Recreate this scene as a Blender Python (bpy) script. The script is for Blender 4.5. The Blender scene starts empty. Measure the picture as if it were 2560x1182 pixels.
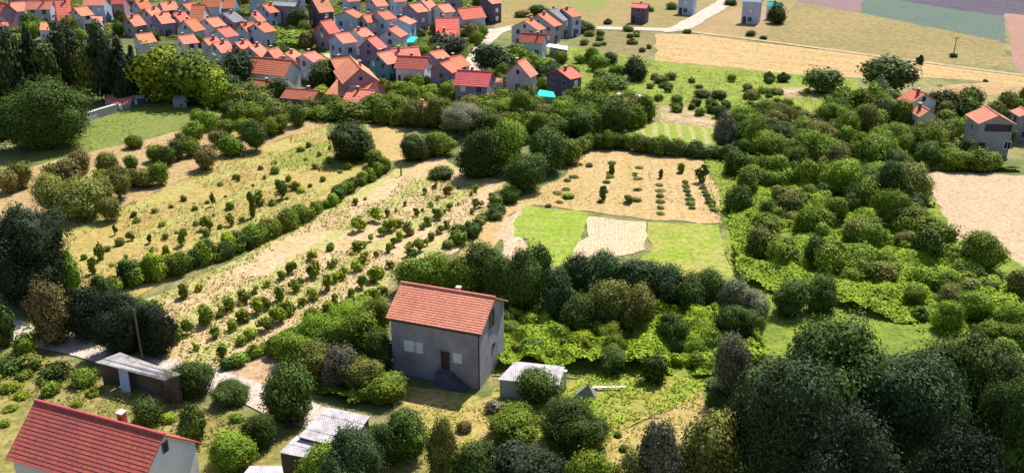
import bpy, math, random
import numpy as np
from mathutils import Vector, Matrix
random.seed(7); rng = np.random.default_rng(7)
SC = bpy.context.scene
COL = SC.collection
# ------------------------------------------------------------------ camera
F = 2300.0; CX, CY = 1280.0, 591.0; CAMH = 48.0
PITCH = math.atan((CY + 380.0) / F)
cam = bpy.data.cameras.new("camera"); camo = bpy.data.objects.new("camera", cam); COL.objects.link(camo)
camo.location = (0, 0, CAMH); camo.rotation_euler = (math.pi/2 - PITCH, 0, 0)
cam.sensor_width = 36; cam.lens = 36 * F / 2560; cam.clip_start = 0.5; cam.clip_end = 6000
SC.camera = camo
# ------------------------------------------------------------------ light
AZ, EL = math.radians(30), math.radians(56)
S = Vector((math.sin(AZ)*math.cos(EL), math.cos(AZ)*math.cos(EL), math.sin(EL)))
W = bpy.data.worlds.new("World"); SC.world = W; W.use_nodes = True
nt = W.node_tree; bg = nt.nodes['Background']
sky = nt.nodes.new('ShaderNodeTexSky'); sky.sky_type = 'NISHITA'; sky.sun_disc = False
sky.sun_elevation = EL; sky.sun_rotation = AZ; sky.air_density = 1.2; sky.dust_density = 1.0
nt.links.new(sky.outputs[0], bg.inputs[0]); bg.inputs[1].default_value = 0.088
sl = bpy.data.lights.new("sun", 'SUN'); sl.energy = 5.0; sl.angle = math.radians(0.6); sl.color = (1.0, 0.95, 0.86)
so = bpy.data.objects.new("sun", sl); COL.objects.link(so); so.rotation_euler = S.to_track_quat('Z', 'Y').to_euler(); so.location = (40, 60, 120)
SC.view_settings.view_transform = 'Standard'; SC.view_settings.look = 'None'
SC.view_settings.exposure = 0.55; SC.view_settings.gamma = 1.0
SC.render.engine = 'CYCLES'
SC.cycles.max_bounces = 5; SC.cycles.diffuse_bounces = 3; SC.cycles.transparent_max_bounces = 4

# ------------------------------------------------------------------ projection: a pixel of the photo to a point at height z
fwd = Vector((0, math.cos(PITCH), -math.sin(PITCH))); upv = Vector((0, math.sin(PITCH), math.cos(PITCH)))
def P(x, y, z=0.0):
    d = fwd*F + Vector((1, 0, 0))*(x-CX) - upv*(y-CY)
    return Vector((0, 0, CAMH)) + d*((z-CAMH)/d.z)
def Q(p):
    v = Vector(p) - Vector((0, 0, CAMH)); k = v.dot(fwd)
    return CX + F*v.x/k, CY - F*v.dot(upv)/k
def sc(y): return (y+380)*math.cos(PITCH)/CAMH      # pixels per metre across, on the ground

# ------------------------------------------------------------------ materials
def newmat(name):
    m = bpy.data.materials.new(name); m.use_nodes = True
    t = m.node_tree; b = t.nodes['Principled BSDF']; b.inputs['Roughness'].default_value = 0.9
    b.inputs['Specular IOR Level'].default_value = 0.2
    return m, t, b
def N(t, k, **kw):
    n = t.nodes.new(k)
    for a, v in kw.items():
        if a in ('op',): n.operation = v
        else: n.inputs[a.replace('_', ' ')].default_value = v
    return n
def noise(t, vec, scale, detail=4, rough=.6):
    n = t.nodes.new('ShaderNodeTexNoise'); n.inputs['Scale'].default_value = scale
    n.inputs['Detail'].default_value = detail; n.inputs['Roughness'].default_value = rough
    t.links.new(vec, n.inputs['Vector']); return n.outputs['Fac']
def mapping(t, vec, scale=(1, 1, 1), rotz=0, loc=(0, 0, 0)):
    a = t.nodes.new('ShaderNodeMapping'); a.inputs['Rotation'].default_value = (0, 0, rotz); a.vector_type = 'POINT'
    a.inputs['Location'].default_value = loc
    t.links.new(vec, a.inputs['Vector'])
    b = t.nodes.new('ShaderNodeMapping'); b.inputs['Scale'].default_value = scale
    t.links.new(a.outputs[0], b.inputs['Vector']); return b.outputs[0]
def ramp(t, fac, stops):
    r = t.nodes.new('ShaderNodeValToRGB'); e = r.color_ramp.elements
    while len(e) < len(stops): e.new(0.5)
    for i, (p, c) in enumerate(stops):
        e[i].position = p; e[i].color = (c, c, c, 1) if isinstance(c, (int, float)) else (*c, 1)
    t.links.new(fac, r.inputs[0]); return r.outputs[0]
def mix(t, a, b, fac, mode='MIX'):
    m = t.nodes.new('ShaderNodeMix'); m.data_type = 'RGBA'; m.blend_type = mode
    for s, v in ((6, a), (7, b), (0, fac)):
        if isinstance(v, (int, float)): m.inputs[s].default_value = v
        elif isinstance(v, tuple): m.inputs[s].default_value = (*v, 1)
        else: t.links.new(v, m.inputs[s])
    return m.outputs[2]
def bump(t, b, h, strength=.5, dist=.1):
    n = t.nodes.new('ShaderNodeBump'); n.inputs['Strength'].default_value = strength; n.inputs['Distance'].default_value = dist
    t.links.new(h, n.inputs['Height']); t.links.new(n.outputs[0], b.inputs['Normal'])
def coord(t, k='Object'):
    return t.nodes.new('ShaderNodeTexCoord').outputs[k]

def field_mat(name, c1, c2, c3, ang=0.0, streak=.5, big=.05, fine=1.6, row=0, rowc=None, seed=0):
    """soil or grass: large blotches, streaks along the tilling direction, fine clods"""
    m, t, b = newmat(name); v = mapping(t, coord(t), (1, 1, 1), 0, (seed*37.0, seed*11.0, 0))
    c1, c2, c3 = [(c[0]*.80, c[1]*.74, c[2]*.66) for c in (c1, c2, c3)]
    n1 = noise(t, v, big, 5, .65); n2 = noise(t, v, fine, 6, .75)
    vs = mapping(t, v, (.06, .9, 1), -ang); n3 = noise(t, vs, 1.0, 4, .6)
    base = mix(t, c1, c2, ramp(t, n1, [(.40, 0.0), (.60, 1.0)]))
    a = ramp(t, n3, [(.38, 0.0), (.62, 1.0)])
    base = mix(t, base, c3, mix(t, (0, 0, 0), a, streak))
    n4 = noise(t, v, .35, 6, .7)
    base = mix(t, base, c2, mix(t, (0, 0, 0), ramp(t, n4, [(.46, 0.0), (.60, 1.0)]), .75))
    if row:
        w = t.nodes.new('ShaderNodeTexWave'); w.wave_type = 'BANDS'; w.bands_direction = 'Y'
        w.inputs['Scale'].default_value = .314/row; w.inputs['Distortion'].default_value = 3.0; w.inputs['Detail'].default_value = 4; w.inputs['Detail Roughness'].default_value = .7
        w.inputs['Detail Scale'].default_value = 1.0
        t.links.new(mapping(t, v, (1, 1, 1), -ang), w.inputs['Vector'])
        base = mix(t, base, rowc, ramp(t, w.outputs['Fac'], [(.5, 0.0), (.9, .7)]))
    sp = ramp(t, n2, [(.30, .42), (.48, .95), (.72, 1.4)])
    base = mix(t, base, sp, 1.0, 'MULTIPLY')
    t.links.new(base, b.inputs['Base Color']); bump(t, b, n2, .8, .12); return m

TAN = (.52, .36, .19); PINKTAN = (.60, .44, .29); STRAW = (.46, .36, .13); OLIVE = (.22, .20, .07)
GRASS = (.14, .22, .04); LIME = (.27, .42, .03); DIRT = (.34, .24, .13); PALE = (.66, .57, .46)

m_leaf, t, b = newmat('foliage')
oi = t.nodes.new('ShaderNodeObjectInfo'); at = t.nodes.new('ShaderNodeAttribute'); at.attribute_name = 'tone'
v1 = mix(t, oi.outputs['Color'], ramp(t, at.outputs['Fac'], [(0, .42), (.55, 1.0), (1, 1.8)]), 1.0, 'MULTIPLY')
hs = t.nodes.new('ShaderNodeHueSaturation'); t.links.new(v1, hs.inputs['Color'])
mr = t.nodes.new('ShaderNodeMapRange'); mr.inputs['To Min'].default_value = .488; mr.inputs['To Max'].default_value = .512
t.links.new(oi.outputs['Random'], mr.inputs['Value']); t.links.new(mr.outputs[0], hs.inputs['Hue'])
mr2 = t.nodes.new('ShaderNodeMapRange'); mr2.inputs['To Min'].default_value = .75; mr2.inputs['To Max'].default_value = 1.3
t.links.new(oi.outputs['Random'], mr2.inputs['Value']); t.links.new(mr2.outputs[0], hs.inputs['Value'])
t.links.new(hs.outputs[0], b.inputs['Base Color']); b.inputs['Roughness'].default_value = .7
b.inputs['Specular IOR Level'].default_value = .15
tr = t.nodes.new('ShaderNodeBsdfTranslucent'); t.links.new(hs.outputs[0], tr.inputs['Color'])
ms = t.nodes.new('ShaderNodeMixShader'); ms.inputs[0].default_value = .12
t.links.new(b.outputs[0], ms.inputs[1]); t.links.new(tr.outputs[0], ms.inputs[2]); t.links.new(ms.outputs[0], t.nodes['Material Output'].inputs[0])

m_bark, t, b = newmat('bark'); v = coord(t)
t.links.new(mix(t, (.10, .075, .05), (.22, .18, .14), noise(t, mapping(t, v, (6, 6, 1)), 2)), b.inputs['Base Color'])

def roof_mat(name, c, c2, rows=.28):
    m, t, b = newmat(name); v = coord(t)
    oi = t.nodes.new('ShaderNodeObjectInfo')
    n = noise(t, v, .5, 5, .65); n2 = noise(t, mapping(t, v, (3.3, .8, 4)), 1.5, 3)
    col = mix(t, c, c2, ramp(t, n, [(.35, 0.0), (.7, 1.0)]))
    col = mix(t, col, ramp(t, n2, [(.3, .72), (.7, 1.2)]), 1.0, 'MULTIPLY')
    h = t.nodes.new('ShaderNodeHueSaturation'); t.links.new(col, h.inputs['Color'])
    a = t.nodes.new('ShaderNodeMapRange'); a.inputs['To Min'].default_value = .488; a.inputs['To Max'].default_value = .515
    t.links.new(oi.outputs['Random'], a.inputs['Value']); t.links.new(a.outputs[0], h.inputs['Hue'])
    a2 = t.nodes.new('ShaderNodeMapRange'); a2.inputs['To Min'].default_value = 1.12; a2.inputs['To Max'].default_value = .8
    t.links.new(oi.outputs['Random'], a2.inputs['Value']); t.links.new(a2.outputs[0], h.inputs['Value'])
    t.links.new(h.outputs[0], b.inputs['Base Color'])
    w = t.nodes.new('ShaderNodeTexWave'); w.bands_direction = 'X'; w.inputs['Scale'].default_value = .314/rows
    t.links.new(v, w.inputs['Vector']); bump(t, b, w.outputs['Fac'], .6, .05)
    b.inputs['Roughness'].default_value = .75
    return m
ROOF = {'coral': roof_mat('coral_roof_tiles', (.74, .20, .125), (.60, .165, .11)),
        'salmon': roof_mat('salmon_roof_tiles', (.80, .29, .18), (.66, .21, .135)),
        'red': roof_mat('red_roof_tiles', (.68, .14, .12), (.55, .12, .11)),
        'rose': roof_mat('faded_rose_roof_tiles', (.84, .29, .22), (.72, .21, .17)),
        'dull': roof_mat('weathered_red_roof_tiles', (.50, .12, .09), (.38, .10, .09)),
        'grey': roof_mat('grey_roof_tiles', (.30, .29, .33), (.22, .21, .25)),
        'pale': roof_mat('pale_flat_roof', (.70, .68, .68), (.5, .5, .52)),
        'blue': roof_mat('pale_blue_roof_sheets', (.45, .55, .72), (.35, .45, .62)),
        'turquoise': roof_mat('turquoise_roof_sheets', (.02, .62, .52), (.03, .5, .45)),
        'white': roof_mat('white_roof_sheets', (.80, .80, .82), (.7, .7, .72))}
def wall_mat(name, c, stain=.5):
    m, t, b = newmat(name); v = coord(t)
    n = noise(t, v, .45, 6, .65); n2 = noise(t, mapping(t, v, (2.5, 2.5, .35)), 1.2, 4)
    d = tuple(x*stain for x in c)
    col = mix(t, c, d, ramp(t, n, [(.42, 0.0), (.75, 1.0)]))
    col = mix(t, col, d, ramp(t, n2, [(.55, 0.0), (.8, .6)]))
    t.links.new(col, b.inputs['Base Color']); bump(t, b, noise(t, v, 9, 4), .4, .03); return m
WALL = {'white': wall_mat('white_render', (.68, .68, .74), .8), 'lilac': wall_mat('lilac_grey_render', (.54, .51, .62), .7),
        'mauve': wall_mat('mauve_render', (.42, .24, .32), .7), 'blue': wall_mat('haze_blue_render', (.44, .51, .70), .72),  # blue here and plum below hold the bluish haze in the wall colour
        'purple': wall_mat('haze_plum_render', (.30, .23, .36), .7), 'teal': wall_mat('teal_render', (.14, .36, .42), .7),
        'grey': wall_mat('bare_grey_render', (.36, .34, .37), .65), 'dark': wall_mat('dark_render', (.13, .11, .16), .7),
        'main': wall_mat('rough_grey_render', (.36, .33, .39), .5), 'wood': wall_mat('old_dark_boards', (.13, .105, .09), .4)}
def plain(name, c, rough=.6, var=.8):
    m, t, b = newmat(name); v = coord(t)
    t.links.new(mix(t, c, tuple(x*var for x in c), noise(t, v, 1.3, 4)), b.inputs['Base Color']); b.inputs['Roughness'].default_value = rough; return m
m_frame2 = plain('grey_frame_paint', (.38, .38, .45)); m_frame = plain('white_frame_paint', (.75, .76, .8)); m_glass = plain('dark_window_glass', (.03, .035, .05), .15)
m_shut = plain('white_shutter_slats', (.90, .92, .95)); m_brick = plain('red_brick', (.42, .13, .09), .9, .6)
m_door = plain('dark_brown_door', (.07, .045, .04)); m_metal = plain('grey_metal', (.35, .36, .38), .5)
m_conc = plain('pale_concrete', (.6, .58, .55), .9)
def sheet_mat(name, c, moss=True):
    m, t, b = newmat(name); v = coord(t)
    w = t.nodes.new('ShaderNodeTexWave'); w.bands_direction = 'X'; w.inputs['Scale'].default_value = 1.6; w.inputs['Distortion'].default_value = .3
    t.links.new(v, w.inputs['Vector'])
    col = mix(t, c, tuple(x*.5 for x in c), ramp(t, noise(t, v, 1.0, 6, .7), [(.42, 0.0), (.68, 1.0)]))
    col = mix(t, col, ramp(t, w.outputs['Fac'], [(.0, .82), (.6, 1.0)]), 1.0, 'MULTIPLY')
    if moss: col = mix(t, col, (.15, .18, .05), ramp(t, noise(t, mapping(t, v, (1, 1, 1), 0, (5, 3, 0)), .55, 5), [(.56, 0.0), (.64, .9)]))
    t.links.new(col, b.inputs['Base Color']); bump(t, b, w.outputs['Fac'], .5, .04); b.inputs['Roughness'].default_value = .85; return m
m_sheet = sheet_mat('corrugated_fibre_cement', (.62, .56, .58), False); m_sheetm = sheet_mat('mossy_corrugated_sheets', (.62, .57, .56), True)
m_stone, t, b = newmat('rubble_stone'); v = coord(t)
vo = t.nodes.new('ShaderNodeTexVoronoi'); vo.inputs['Scale'].default_value = 2.2; t.links.new(v, vo.inputs['Vector'])
t.links.new(mix(t, (.28, .28, .32), (.5, .48, .46), noise(t, vo.outputs['Position'], 3)), b.inputs['Base Color']); bump(t, b, vo.outputs['Distance'], .8, .08)

# ------------------------------------------------------------------ object helpers
ALL = []                    # (object, px, words) for the label pass
def setp(o, label=None, cat=None, group=None, kind=None):
    if label: o['label'] = label
    if cat: o['category'] = cat
    if group: o['group'] = group
    if kind: o['kind'] = kind
def mesh(name, verts, faces, mat=None, parent=None, smooth=False, tone=None):
    me = bpy.data.meshes.new(name)
    if isinstance(verts, np.ndarray):
        nv = len(verts); me.vertices.add(nv); me.vertices.foreach_set('co', verts.astype(np.float32).ravel())
        if isinstance(faces, np.ndarray):
            nf, k = faces.shape; me.loops.add(nf*k); me.loops.foreach_set('vertex_index', faces.astype(np.int32).ravel())
            me.polygons.add(nf); me.polygons.foreach_set('loop_start', np.arange(0, nf*k, k, dtype=np.int32))
        me.update(calc_edges=True); me.validate()
    else:
        me.from_pydata([tuple(v) for v in verts], [], faces)
    if tone is not None and len(tone) == len(me.vertices):
        a = me.attributes.new('tone', 'FLOAT', 'POINT'); a.data.foreach_set('value', tone.astype(np.float32))
    if smooth: me.polygons.foreach_set('use_smooth', [True]*len(me.polygons))
    o = bpy.data.objects.new(name, me); COL.objects.link(o)
    if mat: me.materials.append(mat)
    if parent is not None: o.parent = parent
    return o
class MB:
    def __init__(s): s.v = []; s.f = []
    def box(s, x0, x1, y0, y1, z0, z1, M=None):
        n = len(s.v); c = [(x, y, z) for z in (z0, z1) for x, y in ((x0, y0), (x1, y0), (x1, y1), (x0, y1))]
        if M is not None: c = [tuple(M @ Vector(p)) for p in c]
        s.v += c; s.f += [(n+3, n+2, n+1, n), (n+4, n+5, n+6, n+7)] + [(n+i, n+(i+1) % 4, n+4+(i+1) % 4, n+4+i) for i in range(4)]
        return s
    def poly(s, bot, top):
        n = len(s.v); k = len(bot); s.v += [tuple(p) for p in bot] + [tuple(p) for p in top]
        s.f += [tuple(n+i for i in reversed(range(k))), tuple(n+k+i for i in range(k))] + [(n+i, n+(i+1) % k, n+k+(i+1) % k, n+k+i) for i in range(k)]
        return s
    def slab(s, a, b_, c, d, th):        # quad a,b,c,d thickened downwards
        n = (b_-a).cross(d-a).normalized()
        if n.z < 0: n = -n
        return s.poly([p - n*th for p in (a, b_, c, d)], [a, b_, c, d])
    def tube(s, a, b_, r0, r1, k=7):
        a = Vector(a); b_ = Vector(b_); d = (b_-a).normalized(); u = d.orthogonal().normalized(); w = d.cross(u); n = len(s.v)
        for p, r in ((a, r0), (b_, r1)):
            for i in range(k):
                q = 2*math.pi*i/k; s.v.append(tuple(p + u*math.cos(q)*r + w*math.sin(q)*r))
        s.f += [(n+i, n+(i+1) % k, n+k+(i+1) % k, n+k+i) for i in range(k)] + [tuple(n+i for i in reversed(range(k))), tuple(n+k+i for i in range(k))]
        return s
    def build(s, name, mat, parent=None): return mesh(name, s.v, s.f, mat, parent)
def empty(name, loc, rz=0):
    o = bpy.data.objects.new(name, None); COL.objects.link(o); o.location = loc; o.rotation_euler = (0, 0, rz); o.empty_display_size = .3; return o

# value noise in numpy
_T = rng.random((256, 256))
def vnoise(x, y, s=1.0, o=0):
    x = np.asarray(x)*s+o*17.3+500; y = np.asarray(y)*s+o*9.1+500; xi = np.floor(x).astype(int); yi = np.floor(y).astype(int)
    fx = x-xi; fy = y-yi; fx = fx*fx*(3-2*fx); fy = fy*fy*(3-2*fy)
    g = lambda a, b: _T[a % 256, b % 256]
    return (g(xi, yi)*(1-fx)+g(xi+1, yi)*fx)*(1-fy)+(g(xi, yi+1)*(1-fx)+g(xi+1, yi+1)*fx)*fy

# ------------------------------------------------------------------ ground
def inpoly(x, y, poly):
    x = np.asarray(x); r = np.zeros(x.shape, bool); n = len(poly)
    for i in range(n):
        x0, y0 = poly[i][:2]; x1, y1 = poly[(i+1) % n][:2]
        c = ((y0 > y) != (y1 > y)) & (x < (x1-x0)*(y-y0)/((y1-y0) if y1 != y0 else 1e-9)+x0); r ^= c
    return r
def wpoly(px): return [P(x, y) for x, y in px]
ZL = [0.0]
def sheet(name, px, mat, jit=.6, step=1.5, kind='structure', label=None):
    ZL[0] += .003
    w = wpoly(px); out = []
    for i in range(len(w)):
        a, b_ = w[i], w[(i+1) % len(w)]; n = max(1, int((b_-a).length/step)); d = (b_-a).normalized(); nn = Vector((-d.y, d.x, 0))
        for k in range(n):
            p = a.lerp(b_, k/n); j = (float(vnoise(p.x, p.y, .35, 3))-.5)*2*jit + (random.random()-.5)*jit*.5
            out.append((p.x+nn.x*j, p.y+nn.y*j, ZL[0]))
    import mathutils.geometry as G
    tris = G.tessellate_polygon([[Vector(p) for p in out]])
    o = mesh(name, out, [tuple(f) for f in tris], mat)
    me = o.data
    if sum(p.normal.z for p in me.polygons) < 0: me.flip_normals()
    setp(o, label=label, kind=kind); return o

g1, t, b = newmat('rough_ground'); v = coord(t)
n1 = noise(t, v, .04, 6, .65); n2 = noise(t, v, .3, 6, .7); n3 = noise(t, v, 1.8, 5, .75)
c = mix(t, (.13, .16, .05), (.30, .25, .11), ramp(t, n1, [(.42, 0.0), (.58, 1.0)]))
c = mix(t, c, (.10, .14, .03), ramp(t, n2, [(.48, 0.0), (.6, .8)]))
c = mix(t, c, ramp(t, n3, [(.3, .55), (.7, 1.35)]), 1.0, 'MULTIPLY')
t.links.new(c, b.inputs['Base Color']); bump(t, b, n3, .8, .15)
gx = [-3000, -600, -300, -150, 0, 150, 300, 600, 3000]; gy = [-400, -100, 0, 60, 120, 180, 260, 360, 600, 1200, 4000]
gv = [(x, y, 0) for y in gy for x in gx]; nx = len(gx)
gf = [(j*nx+i, j*nx+i+1, (j+1)*nx+i+1, (j+1)*nx+i) for j in range(len(gy)-1) for i in range(nx-1)]
o = mesh('ground', gv, gf, g1); setp(o, kind='structure')

def ang(a, b_):
    d = P(*b_)-P(*a); return math.atan2(d.y, d.x)
A_ORCH = ang((370, 745), (970, 430)); A_FAR = ang((1640, 90), (2500, 200)); A_VINE = ang((1620, 555), (1610, 390)); A_HOR = ang((1300, 515), (1800, 560))
fm = field_mat
sheet('village_ground', [(-700, -160), (1260, -160), (1240, 60), (1180, 180), (1000, 250), (700, 240), (560, 200), (330, 110), (-700, 100)],
      fm('village_yards', (.14, .15, .07), (.09, .12, .04), (.45, .38, .28), 0, .35, .06))
sheet('far_olive_field', [(1235, 70), (1225, -60), (1600, -60), (2000, -30), (2000, 5), (1920, 75), (1640, 80), (1440, 72)], fm('olive_stubble', (.36, .28, .12), (.27, .24, .08), (.44, .34, .17), A_FAR, .6))
sheet('far_grass_patch', [(1405, -20), (1540, -20), (1500, 30), (1430, 30)], fm('pale_grass', (.25, .30, .07), (.30, .29, .10), (.22, .30, .06), A_FAR, .5))
sheet('scrub_plot', [(1440, 78), (1640, 84), (1635, 140), (1560, 140), (1430, 112)], fm('scrub', (.22, .22, .10), (.34, .27, .14), (.15, .18, .06), A_FAR, .7))
sheet('brown_stubble_field', [(1720, 74), (1830, 22), (1990, 10), (1930, 80), (1900, 104), (1780, 98)], fm('brown_stubble', (.42, .30, .17), (.33, .26, .12), (.48, .36, .22), A_FAR, .5))
sheet('olive_hill_field', [(1930, 70), (1995, 5), (2140, 30), (2500, 103), (2535, 168), (2300, 156), (1900, 104)], fm('olive_hay', (.35, .28, .12), (.24, .22, .08), (.43, .33, .17), A_FAR, .6, .03, .8))
sheet('mauve_field', [(1900, -140), (2190, -140), (2160, 0), (2150, 33), (2080, 22), (1995, 4)], fm('mauve_soil', (.30, .19, .22), (.25, .17, .20), (.33, .22, .24), A_FAR, .4))
sheet('teal_crop_field', [(2160, -20), (2240, -20), (2512, 30), (2514, 106), (2150, 33)], fm('blue_green_crop', (.10, .17, .15), (.13, .19, .16), (.09, .15, .14), A_FAR, .4))
sheet('dark_far_field', [(2180, -140), (3100, -140), (3100, 90), (2560, 45), (2420, 30), (2240, 0)], fm('dark_ploughed_soil', (.10, .085, .15), (.07, .065, .11), (.17, .14, .2), A_FAR, .6, .08))
sheet('pink_soil_field', [(2512, 34), (2900, 70), (2900, 240), (2560, 190), (2532, 168)], fm('pink_soil', (.42, .25, .21), (.36, .23, .19), (.45, .28, .23), A_FAR, .3))
sheet('wheat_field', [(1640, 86), (1720, 86), (1900, 108), (2200, 142), (2560, 192), (2800, 220), (2800, 240), (2560, 218), (2470, 205), (2330, 195), (2150, 196), (1950, 186), (1850, 172), (1640, 152)],
      fm('ripe_wheat', (.56, .38, .19), (.44, .31, .13), (.64, .45, .27), A_FAR, .9, .03, 1.0, 7, (.42, .32, .13)))
sheet('green_meadow', [(1300, 120), (1440, 118), (1640, 154), (1850, 174), (2150, 200), (2130, 250), (2060, 292), (1900, 300), (1640, 262), (1440, 250), (1280, 250), (1190, 190), (1200, 130)],
      fm('meadow_grass', (.24, .33, .05), (.32, .38, .06), (.18, .27, .05), A_FAR, .7, .08))
sheet('bare_plot', [(1955, 218), (2060, 222), (2050, 250), (1940, 240)], fm('bare_soil', PINKTAN, DIRT, PALE, A_FAR, .5))
sheet('tan_strip_field', [(2300, 245), (2360, 215), (2480, 205), (2800, 240), (2800, 262), (2560, 232), (2420, 240), (2360, 262)], fm('tan_strip', TAN, (.42, .31, .16), (.62, .44, .25), A_FAR, .6))
sheet('dry_plot', [(1650, 262), (1750, 272), (1790, 300), (1790, 322), (1700, 322), (1650, 306)], fm('dry_beds', TAN, (.30, .26, .10), PALE, A_FAR, .7, .2))
sheet('garden_plot', [(1575, 308), (1650, 308), (1790, 324), (1790, 362), (1660, 356), (1600, 340)], fm('garden_green', (.26, .38, .05), (.34, .36, .08), LIME, A_VINE, .6, .05, 1.6, 2.2, (.40, .33, .16)))
sheet('yellow_green_strip', [(1840, 284), (1960, 278), (2060, 290), (2110, 312), (2330, 345), (2420, 360), (2400, 385), (2200, 360), (2060, 330), (1860, 305)], fm('yellow_green_grass', (.30, .36, .04), (.22, .32, .04), (.36, .38, .08), A_FAR, .5))
sheet('grass_meadow', [(120, 352), (150, 332), (230, 300), (300, 272), (350, 256), (470, 254), (545, 266), (490, 300), (440, 330), (330, 357), (240, 385), (110, 408), (-120, 450), (-120, 400), (80, 385)],
      fm('lush_meadow', (.18, .27, .05), (.24, .27, .08), (.15, .25, .04), ang((140, 345), (330, 265)), .6, .08))
sheet('orchard_soil', [(-150, 520), (-100, 460), (110, 408), (330, 357), (450, 328), (520, 296), (700, 296), (830, 303), (760, 330), (560, 400), (420, 470), (300, 522), (160, 580), (90, 560)],
      fm('orchard_tan', (.48, .34, .20), (.42, .32, .13), (.56, .42, .27), A_ORCH, .7, .06))
sheet('hay_field', [(832, 303), (810, 335), (850, 375), (960, 400), (940, 440), (850, 490), (700, 570), (560, 640), (400, 715), (300, 760), (200, 740), (130, 600), (120, 575), (300, 522), (560, 400), (760, 330)],
      fm('dry_hay', (.50, .38, .14), (.40, .34, .10), (.56, .42, .20), A_ORCH, .6, .05, 1.6, 9, (.36, .33, .10)))
sheet('fresh_grass_patch', [(680, 425), (700, 385), (750, 365), (820, 355), (835, 395), (900, 415), (820, 428), (760, 418)], fm('fresh_grass', (.26, .34, .05), (.36, .36, .10), (.22, .32, .04), A_ORCH, .6, .15), jit=1.2)
sheet('straw_strip_field', [(915, 312), (1012, 322), (1010, 400), (965, 404), (935, 370)], fm('straw_strip', (.58, .42, .20), STRAW, (.62, .46, .24), A_HOR, .6))
sheet('pink_orchard_field', [(968, 440), (1010, 402), (1110, 392), (1150, 430), (1262, 456), (1245, 505), (1190, 595), (1130, 640), (1000, 660), (960, 735), (900, 780), (780, 820), (690, 870), (560, 900), (480, 960), (400, 900), (350, 760), (560, 668), (700, 588), (850, 505)],
      fm('pink_dry_soil', (.66, .48, .33), (.56, .43, .22), (.72, .55, .40), A_ORCH, .7, .07, 1.6, 6.8, (.34, .34, .10)))
sheet('sapling_field', [(1450, 372), (1600, 384), (1762, 400), (1800, 480), (1806, 562), (1600, 548), (1470, 530), (1330, 512), (1270, 540), (1240, 620), (1130, 650), (1190, 596), (1250, 520), (1390, 455), (1440, 410)],
      fm('sapling_soil', (.58, .42, .23), (.48, .37, .15), (.64, .47, .28), A_VINE, .55, .06, 1.6, 0))
sheet('pale_verge', [(1295, 512), (1318, 514), (1300, 560), (1310, 640), (1260, 655), (1262, 600), (1240, 590)], fm('pale_verge_soil', PALE, PINKTAN, TAN, A_VINE, .5), jit=.8)
sheet('grass_patch', [(1305, 516), (1470, 532), (1462, 592), (1440, 622), (1425, 668), (1350, 668), (1320, 600), (1285, 592)], fm('lime_lawn', LIME, (.36, .44, .09), (.18, .32, .02), A_HOR, .5, .15))
sheet('sown_plot', [(1472, 541), (1616, 555), (1618, 628), (1540, 640), (1490, 652), (1425, 650), (1440, 622), (1462, 592)], fm('sown_pale_soil', (.68, .54, .38), (.60, .47, .32), (.72, .60, .44), A_VINE, .6, .2, 2.4, .45, (.58, .46, .32)))
sheet('lime_grass_patch', [(1618, 555), (1806, 564), (1812, 640), (1840, 700), (1800, 706), (1700, 690), (1590, 655), (1618, 632)], fm('lime_meadow', (.29, .42, .03), (.42, .42, .12), (.22, .34, .03), A_HOR, .5, .12))
sheet('lime_strip', [(1758, 400), (1850, 412), (1960, 440), (1940, 600), (1850, 700), (1812, 640), (1802, 480)], fm('lime_strip_grass', (.24, .34, .04), (.30, .36, .06), (.18, .28, .03), A_VINE, .6, .12))
sheet('ploughed_field', [(2288, 434), (2400, 432), (2560, 440), (3000, 470), (3000, 900), (2560, 690), (2490, 620), (2380, 600), (2345, 520)],
      fm('ploughed_brown', (.60, .45, .31), (.54, .41, .29), (.66, .50, .36), ang((2300, 445), (2560, 600)), .8, .05, 2, 2.6, (.46, .33, .22)))
sheet('right_underwood', [(1850, 400), (2290, 434), (2350, 520), (2380, 600), (2490, 620), (2700, 760), (2900, 1182), (1700, 1250), (1760, 900), (1800, 700), (1840, 690), (1930, 600), (1960, 440)],
      fm('bright_undergrowth', (.18, .27, .04), (.26, .36, .04), (.12, .18, .03), .3, .5, .1))
sheet('vine_ground', [(1240, 780), (1800, 720), (1900, 900), (1760, 1000), (1560, 940), (1240, 940)], fm('vine_soil', (.18, .26, .04), (.26, .33, .05), (.14, .2, .04), .2, .5, .12))
sheet('yard_grass', [(1235, 975), (1400, 985), (1490, 930), (1560, 920), (1765, 955), (1762, 1000), (1580, 1070), (1500, 1130), (1360, 1160), (1225, 1100)],
      fm('yard_lime_grass', (.28, .36, .05), (.40, .36, .10), (.22, .33, .04), .3, .5, .2))
sheet('yard_straw', [(1560, 1075), (1680, 1015), (1765, 965), (1770, 1030), (1900, 1120), (1700, 1300), (1480, 1300), (1510, 1110)], fm('yard_straw', (.55, .40, .18), (.42, .36, .10), (.6, .46, .25), .5, .5, .2))
sheet('front_yard', [(960, 960), (1215, 1000), (1250, 975), (1232, 1070), (1220, 1200), (1050, 1200), (990, 1040)], fm('front_straw', (.52, .40, .16), (.36, .34, .08), (.60, .46, .25), .2, .6, .25))
sheet('left_yard', [(-300, 860), (60, 880), (250, 960), (420, 1000), (600, 1030), (700, 1060), (980, 1080), (1220, 1200), (900, 1400), (-300, 1400)],
      fm('left_straw', (.34, .29, .10), (.22, .24, .06), (.48, .38, .17), .2, .6, .15))
sheet('small_tilled_plot', [(560, 940), (610, 905), (700, 880), (700, 960), (640, 965)], fm('tilled', (.56, .40, .27), (.50, .36, .24), (.6, .45, .3), A_ORCH, .5))
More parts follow.
